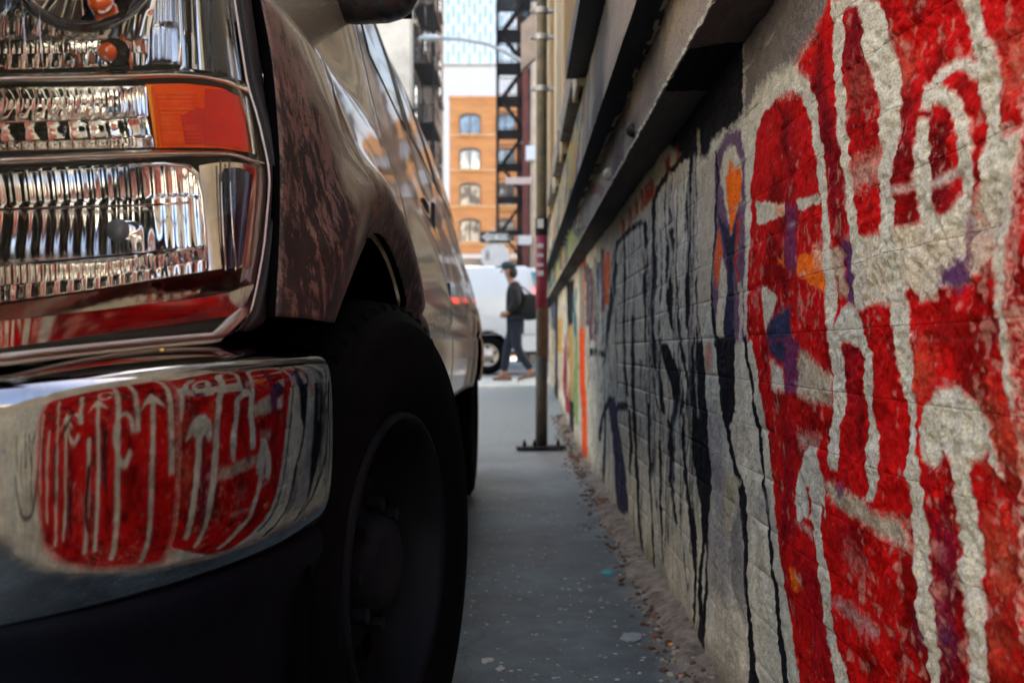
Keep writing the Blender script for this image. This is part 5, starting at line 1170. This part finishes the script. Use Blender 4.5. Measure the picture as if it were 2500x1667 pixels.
for py, h in ((548, .03), (602, .014), (625, .012), (648, .010), (668, .018)):
    b = MB(); p = PP(1319, py, PY); b.box(p.x-.022, p.x+.02, PY-.046, PY-.038, p.z-h, p.z+h); b.build('sticker', M['whitesticker'], PO)
for py in (28, 92, 218):
    b = MB(); p = PP(1322, py, PY); b.tube([p+Vector((0, 0, -.02)), p+Vector((0, 0, .02))], .045, 16); b.box(p.x-.075, p.x+.085, PY-.02, PY+.02, p.z-.012, p.z+.012); b.build('clamp', M['galv'], PO, bevel=.003)
b = MB(); Mx = Matrix.Translation((pxx, PY-.02, zg+.012)) @ Matrix.Rotation(math.radians(3), 4, 'Z') @ Matrix.Rotation(math.radians(-1.5), 4, 'Y'); b.box(-.17, .16, -.07, .07, 0, .016, Mx); b.build('base_plate', M['blackiron'], PO, bevel=.003)
b = MB()
for x, y in ((-.115, -.03), (.11, -.03), (-.02, .05), (-.05, -.045)): b.lathe([(0, .0), (0, .012), (.03, .012), (.032, .006), (.045, .005), (.046, 0)], 8, Mx @ Matrix.Translation((x, y, .016)) @ Matrix.Rotation(-math.pi/2, 4, 'Y'))
b.build('bolt', M['rim'], PO)
# ================================================================ white van across the alley mouth
def vv(px): return (px-VX)*19.4/F
WY = 19.4; GZ = .21; vx1 = vv(1318)
WV = empty('white_van', (vx1-2.7, WY+1, GZ), 'white cargo van standing in the street across the alley mouth', 'van')
M['whitepaint'] = mat('white_van_paint', (.58, .62, .63), .35, 0, noise=.06, nscale=2, coat=.6)
rx = -1.0+0; wcx = vv(1190); wr = .375; wz = GZ+wr; AWR = .47
def wside(sgn):
    b = MB(); nx_, nz2 = 90, 26; vs = []; keep = []
    for j in range(nz2):
        v = j/(nz2-1); z = .66+v*(2.30-.66)
        for i in range(nx_):
            x = (vx1-5.3)+i/(nx_-1)*5.3; zz = z
            r = math.hypot(x-wcx, zz-wz); ins = False
            if r < AWR: ins = r < AWR-.05; k = AWR/max(r, 1e-3); x2 = wcx+(x-wcx)*k; zz = wz+(zz-wz)*k; x = x2
            # rounded rear end
            e = max(0, (zz-1.2)/1.1); x = min(x, vx1-.10*e**3)
            inn = .02*math.exp(-((z-.98)/.03)**2)+.16*max(0, (zz-1.35)/.95)**2
            vs.append((x, WY+inn if sgn < 0 else WY+2-inn, zz)); keep.append(not ins)
    fs = [(j*nx_+i, j*nx_+i+1, (j+1)*nx_+i+1, (j+1)*nx_+i) for j in range(nz2-1) for i in range(nx_-1) if any(keep[k] for k in (j*nx_+i, j*nx_+i+1, (j+1)*nx_+i+1, (j+1)*nx_+i))]
    b.add(vs, fs); return b
b = wside(-1)
b2 = wside(1); n0 = len(b.v); b.v += b2.v; b.f += [tuple(k+n0 for k in f) for f in b2.f]; b.mi += b2.mi
# roof, rear
prof2 = [(vx1, .66), (vx1, 1.2), (vx1-.012, 1.75), (vx1-.06, 2.12), (vx1-.14, 2.28), (vx1-.3, 2.34), (vx1-3.5, 2.36), (vx1-4.0, 2.3)]
b.grid([[(x, WY+(.16*max(0, (z-1.35)/.95)**2 if k in (0, 4) else 0)+(0, .25, 1, 1.75, 2)[k]-(.32*max(0, (z-1.35)/.95)**2 if k == 4 else 0), z-(.05 if k in (0, 4) and z > 2.2 else 0)) for k in range(5)] for x, z in prof2])
b.build('body', M['whitepaint'], WV, smooth=True)
b = MB(); b.box(vx1-5.2, vx1-.05, WY+.12, WY+1.9, .60, .95); b.box(wcx-.5, wcx+.5, WY+.35, WY+1.7, .6, 1.15); b.build('underbody', M['black'], WV)
b = MB(); b.box(vx1-.02, vx1+.10, WY+.05, WY+1.95, .62, .74); b.box(vx1-.55, vx1-.05, WY+.02, WY+.08, .60, .665); b.build('rear_bumper', M['blackrub'], WV, bevel=.02)
g = MB(); a = PP(1297, 705, WY); e = PP(1312, 663, WY); g.add([(a.x, WY+.10, e.z), (e.x-.02, WY+.13, e.z), (e.x+.035, WY+.02, a.z-.02), (a.x+.06, WY-.005, a.z+.05)], [(0, 1, 2, 3)]); g.build('rear_window', mat('teal_glass', (.03, .16, .18), .15), WV, solid=.01)
g = MB(); a = PP(1309, 718, WY); e = PP(1317, 698, WY); g.box(a.x, e.x+.02, WY-.02, WY+.10, a.z, e.z); g.build('tail_light', mat('tail_red', (.7, .02, .01), .2, emit=((1, .05, .02), 1.2)), WV)
g = MB(); g.box(vx1-5.25, vx1-.05, WY-.012, WY+.01, .985, .995); g.box(vx1-2.0, vx1-1.99, WY-.006, WY+.02, .75, 2.2); g.build('body_seam', mat('seam_grey', (.35, .37, .38), .5), WV)
def farwheel(x, y):
    R = Matrix.Translation((x, y, wz)) @ Matrix.Rotation(-math.pi/2, 4, 'Z')
    t = MB(); t.lathe([(-.2, .22), (-.2, .34), (-.16, .375), (.0, .375), (.04, .36), (.055, .32), (.055, .26), (.04, .225), (.03, .215)], 40, R); wh = t.build('wheel', M['tyre'], WV, smooth=True)
    r = MB(); r.lathe([(.03, .218), (.045, .214), (.04, .20), (.0, .19), (-.02, .17), (.0, .13), (.02, .10), (.02, .075), (.06, .07), (.065, 0)], 40, R); r.build('rim', mat('steel_rim', (.50, .46, .40), .35, .7) if 'steel_rim' not in bpy.data.materials else bpy.data.materials['steel_rim'], wh, smooth=True)
    for k in range(5):
        h = MB(); h.lathe([(.005, 0), (.005, .03), (-.02, .034)], 12, R @ Matrix.Rotation(2*math.pi*k/5, 4, 'X') @ Matrix.Translation((0, 0, .155))); h.build('vent_hole', M['black'], wh)
farwheel(wcx, WY+.04); farwheel(wcx-3.5, WY+.04)
# ================================================================ kerb strip and dirt along the wall
EY = 0
b = MB()
seg = 26
for k in range(seg):   # broken cement fillet at the foot of the wall
    y0 = .9+k*.30; G = []
    for i in range(14):
        y = y0+i/13*.30; wv = .030+.045*float(vn(np.array([y*3.1]), np.array([2.]), 4)[0])+.02*float(vn(np.array([y*17]), np.array([5.]), 4)[0]); h = .012+.025*float(vn(np.array([y*5.]), np.array([7.]), 9)[0])
        G.append([(.425, y, gz(y)+h*1.5), (.405, y, gz(y)+h), (.40-wv*.5, y, gz(y)+h*.6+.004*random.random()), (.40-wv, y, gz(y)-.002)])
    b.grid(G)
o = tag(b.build('gutter_strip', M['gutter'], smooth=True), kind='structure')
def chip(mb, c, r, flat_=.5):
    n = 6; ph = random.random()*6; top = []; bot = []
    for k in range(n):
        t = ph+2*math.pi*k/n; q = r*random.uniform(.55, 1.1); top.append((c[0]+q*.8*math.cos(t), c[1]+q*.8*math.sin(t), c[2]+r*flat_*random.uniform(.6, 1))); bot.append((c[0]+q*math.cos(t), c[1]+q*math.sin(t), c[2]-.001))
    mb.add(top+bot, [tuple(range(n))]+[(k, n+k, n+(k+1) % n, (k+1) % n) for k in range(n)])
def zgr(x, y): return float(gfun(np.array([x]), np.array([y]))[0])
mats = [M['gutter'], mat('brown_dirt_clods', (.10, .055, .035), .95, noise=.5, nscale=80), mat('pale_plaster_crumbs', (.40, .36, .30), .9, noise=.3, nscale=80), mat('rust_red_grit', (.25, .07, .04), .9)]
b = MB()
for k in range(2600):
    y = .9+random.random()**1.3*8; d = abs(random.gauss(0, .045)); x = .40-d-.005; b.cur = random.choices((0, 1, 2, 3), (4, 4, 1.2, .5))[0]
    chip(b, (x, y, zgr(x, y)+.006*max(0, 1-d/.06)), random.choice((.003, .004, .006, .009))*(1+y*.08), .7)
o = b.build('debris', mats); tag(o, 'brown grit and plaster crumbs gathered along the foot of the painted wall', 'debris', kind='stuff')
b = MB()
for k in range(380):
    y = 1.6+random.random()*7; x = random.uniform(-.15, .36); chip(b, (x, y, zgr(x, y)), random.choice((.0015, .0025, .004, .006))*(1+.05*y), .35)
tag(b.build('grit', mats[2]), 'pale grit scattered over the dark alley asphalt', 'grit', kind='stuff')
def gp(px, py): 
    Y = CH*F/(py-VY); return ((px-VX)/F*Y, Y, zgr((px-VX)/F*Y, Y))
def chunk(name, px, py, r, fl, m, label, cat, n=9):
    c = gp(px, py); b = MB(); ph = random.random()*6; t_, b_ = [], []
    for k in range(n):
        t = ph+2*math.pi*k/n; q = r*random.uniform(.65, 1.1); t_.append((c[0]+q*.75*math.cos(t), c[1]+q*.75*math.sin(t), c[2]+r*fl*random.uniform(.7, 1.1))); b_.append((c[0]+q*math.cos(t), c[1]+q*math.sin(t), c[2]-.003))
    b.add(t_+b_, [tuple(range(n))]+[(k, n+k, n+(k+1) % n, (k+1) % n) for k in range(n)]); return tag(b.build(name, m, org=c), label, cat)
chunk('concrete_lump', 1522, 1298, .045, .5, M['concrete'], 'broken grey concrete lump lying against the foot of the wall', 'rubble')
chunk('orange_scrap', 1640, 1577, .0085, .5, mat('orange_leaf', (.75, .28, .03), .6), 'small orange scrap on the ground near the wall corner', 'litter')
chunk('cream_scrap', 1650, 1588, .012, .4, mats[2], 'crumpled cream scrap lying beside the small orange scrap', 'litter')
chunk('brick_fragment', 1476, 1225, .028, .5, mats[3], 'reddish brick fragment at the foot of the wall beyond the concrete lump', 'rubble')
chunk('pale_stone', 1618, 1497, .012, .6, mats[2], 'pale stone at the wall foot above the cigarette end', 'rubble')
c = gp(1612, 1512); b = MB(); b.tube([Vector(c)+Vector((-.008, .010, .004)), Vector(c)+Vector((.008, -.010, .004))], .0032, 8); tag(b.build('cigarette_end', mat('cigarette_paper', (.7, .66, .58), .8), org=c), 'white cigarette end lying in the dirt by the wall', 'litter')
for (px, py, r, col_, lb) in ((1483, 1398, .022, (.03, .33, .36), 'turquoise paint splash on the alley asphalt near the gutter'), (1190, 1613, .014, (.45, .45, .42), 'larger white gum spot on the dark asphalt by the front tyre'), (1222, 1634, .010, (.42, .42, .40), 'smaller white gum spot on the dark asphalt by the front tyre'), (1540, 1556, .030, (.24, .27, .27), 'pale cement smear near the gutter at the bottom of the picture')):
    c = gp(px, py); b = MB(); n = 14; tp = [(c[0]+r*random.uniform(.6, 1.1)*math.cos(2*math.pi*k/n), c[1]+1.5*r*random.uniform(.6, 1.1)*math.sin(2*math.pi*k/n)) for k in range(n)]
    b.add([(x, y, zgr(x, y)+.003) for x, y in tp]+[(x, y, zgr(x, y)-.004) for x, y in tp], [tuple(range(n))]+[(k, n+k, n+(k+1) % n, (k+1) % n) for k in range(n)])
    tag(b.build('paint_spot' if 'paint' in lb or 'smear' in lb else 'gum_spot', mat('spot', col_, .8, noise=.4, nscale=90), org=c), lb, 'stain')
# ================================================================ walking person
def skin(name, V, E, R_, m, parent, sub=2):
    me = bpy.data.meshes.new(name); o3 = ORG[parent.name]; me.from_pydata([Vector(v)-o3*0 for v in V], E, []); o = link(name, me, m, parent)
    md = o.modifiers.new('skin', 'SKIN'); md.use_smooth_shade = True
    sv_ = me.skin_vertices[0].data if me.skin_vertices else None
    if sv_ is None:
        bpy.context.view_layer.objects.active = o; bpy.ops.object.select_all(action='DESELECT'); o.select_set(True); sv_ = me.skin_vertices[0].data
    for i, r in enumerate(R_): sv_[i].radius = r if isinstance(r, tuple) else (r, r)
    sv_[0].use_root = True
    s_ = o.modifiers.new('sub', 'SUBSURF'); s_.levels = s_.render_levels = sub; return o
DY = 14.9; pxp = (1265-VX)*DY/F
PE = empty('person', ((1258-VX)*DY/F, DY, .222), 'person in dark hooded jacket jeans and cap walking left past the white van', 'person')
navy = mat('navy_cloth', (.006, .007, .010), .9, noise=.4, nscale=30); jean = mat('dark_denim', (.008, .014, .028), .9, noise=.4, nscale=40); skn = mat('skin', (.28, .14, .09), .55); cap_m = mat('cap_cloth', (.01, .03, .045), .9); shoe = mat('brown_shoe', (.13, .065, .04), .6)
# body: pelvis root, spine, head, arms, legs (local coordinates, facing -X)
V = [(0, 0, .93), (0, 0, 1.05), (-.01, 0, 1.22), (-.02, 0, 1.38), (-.05, 0, 1.48), (-.08, 0, 1.54), (-.10, 0, 1.63), (-.11, 0, 1.70),
     (-.02, -.17, 1.38), (.02, -.22, 1.16), (-.12, -.17, 1.00), (-.16, -.12, .98), (-.02, .17, 1.38), (.02, .22, 1.16), (-.10, .18, 1.00), (-.14, .14, .98),
     (0, -.09, .88), (.03, -.10, .48), (.24, -.10, .14), (.17, -.10, .06), (0, .09, .88), (-.12, .10, .48), (-.17, .10, .09), (-.28, .10, .04)]
E = [(0, 1), (1, 2), (2, 3), (3, 4), (4, 5), (5, 6), (6, 7), (3, 8), (8, 9), (9, 10), (10, 11), (3, 12), (12, 13), (13, 14), (14, 15), (0, 16), (16, 17), (17, 18), (18, 19), (0, 20), (20, 21), (21, 22), (22, 23)]
Rr = [(.11, .15), (.11, .14), (.12, .16), (.12, .17), .06, .055, (.095, .075), (.08, .07), .065, .05, .038, .035, .065, .05, .038, .035, .09, .062, .045, .035, .09, .062, .045, .035]
body = skin('body', V, E, Rr, skn, PE)
V2 = [(0, 0, .90), (0, 0, 1.05), (.01, 0, 1.22), (.0, 0, 1.38), (-.03, 0, 1.47), (-.02, -.19, 1.38), (.03, -.24, 1.15), (-.11, -.19, 1.02), (-.02, .19, 1.38), (.03, .24, 1.15), (-.09, .20, 1.02), (.09, 0, 1.44), (.19, .0, 1.20), (.17, 0, 1.0)]
jacket = skin('jacket', V2, [(0, 1), (1, 2), (2, 3), (3, 4), (3, 5), (5, 6), (6, 7), (3, 8), (8, 9), (9, 10), (3, 11)], [(.15, .18), (.155, .18), (.165, .20), (.15, .20), .09, .095, .075, .055, .095, .075, .055, .10, .1, .1], navy, PE)
V3 = [(0, 0, .92), (0, -.09, .86), (.03, -.10, .48), (.24, -.10, .16), (0, .09, .86), (-.12, .10, .48), (-.17, .10, .12)]
skin('jeans', V3, [(0, 1), (1, 2), (2, 3), (0, 4), (4, 5), (5, 6)], [(.13, .16), .11, .078, .062, .11, .078, .062], jean, PE)
for (x, y, z) in ((.12, -.10, .05), (-.26, .10, .0)):
    G = []
    for i in range(9):
        t = i/8; xx = x-.08+t*.29; w_ = .045*math.sin(math.pi*(.12+.8*t))**.5; h = .045+.05*t
        zq = z*t*1.4; G.append([(xx, y-w_, .005+zq), (xx, y-w_, .03+zq), (xx, y-w_*.5, h+zq), (xx, y+w_*.5, h+zq), (xx, y+w_, .03+zq), (xx, y+w_, .005+zq)])
    b = MB(); b.grid(G); n_ = len(b.v); b.f += [tuple(range(6))[::-1], tuple(n_-6+k for k in range(6))]; b.mi += [0, 0]
    b.v = [tuple(Vector(p)+ORG[PE.name]) for p in b.v]; b.build('shoe', shoe, PE, smooth=True)
b = MB(); o3_ = ORG[PE.name]; b.sphere(o3_+Vector((-.10, 0, 1.72)), (.118, .098, .075), 16, 8); b.sphere(o3_+Vector((-.22, 0, 1.705)), (.09, .07, .012), 12, 6); b.build('cap', cap_m, PE, smooth=True)
b = MB(); b.sphere(o3_+Vector((-.05, 0, 1.62)), (.085, .088, .10), 12, 8); b.build('hair', mat('dark_hair', (.012, .009, .008), .8), PE, smooth=True)
b = MB(); b.sphere(o3_+Vector((-.205, 0, 1.635)), (.018, .014, .02), 8, 6); b.build('nose', skn, PE, smooth=True)
b = MB()
for yy in (-.035, .035): b.sphere(o3_+Vector((-.183, yy, 1.66)), (.012, .012, .008), 8, 6)
b.build('eyes', M['blackrub'], PE, smooth=True)
for yy in (-.13, .15):
    hb = MB(); pz = o3_+Vector((-.165, yy, .985)); hb.sphere(pz, (.04, .02, .045), 10, 6)
    for k in range(4): hb.tube([pz+Vector((-.03, -.01, -.02+.014*k)), pz+Vector((-.055, .005, -.025+.014*k)), pz+Vector((-.05, .022, -.03+.014*k))], [.009, .008, .007], 6)
    hb.tube([pz+Vector((-.01, -.015, .03)), pz+Vector((-.035, -.02, .05))], [.010, .008], 6); hb.build('hand', skn, PE, smooth=True)
# shoulder bag slung behind
G = []
bag = MB(); c = o3_+Vector((.20, -.12, 1.10))
for i in range(9):
    a = -1+2*i/8; s_ = math.sqrt(max(0, 1-a**4)); G.append([(c.x+.16*s_*math.copysign(abs(math.cos(t))**.6, math.cos(t)), c.y+a*.08, c.z+.20*s_*math.copysign(abs(math.sin(t))**.6, math.sin(t))) for t in np.linspace(0, 2*math.pi, 17)])
bag.grid(G); BG = tag(bag.build('shoulder_bag', navy, org=c, smooth=True), 'dark bag slung behind the walking person in the cap', 'bag')
b = MB(); b.tube([c+Vector((.05, 0, .18)), c+Vector((-.1, .02, .30)), c+Vector((-.24, .10, .34)), c+Vector((-.30, .04, .1))], .012, 6); b.build('strap', navy, BG, smooth=True)
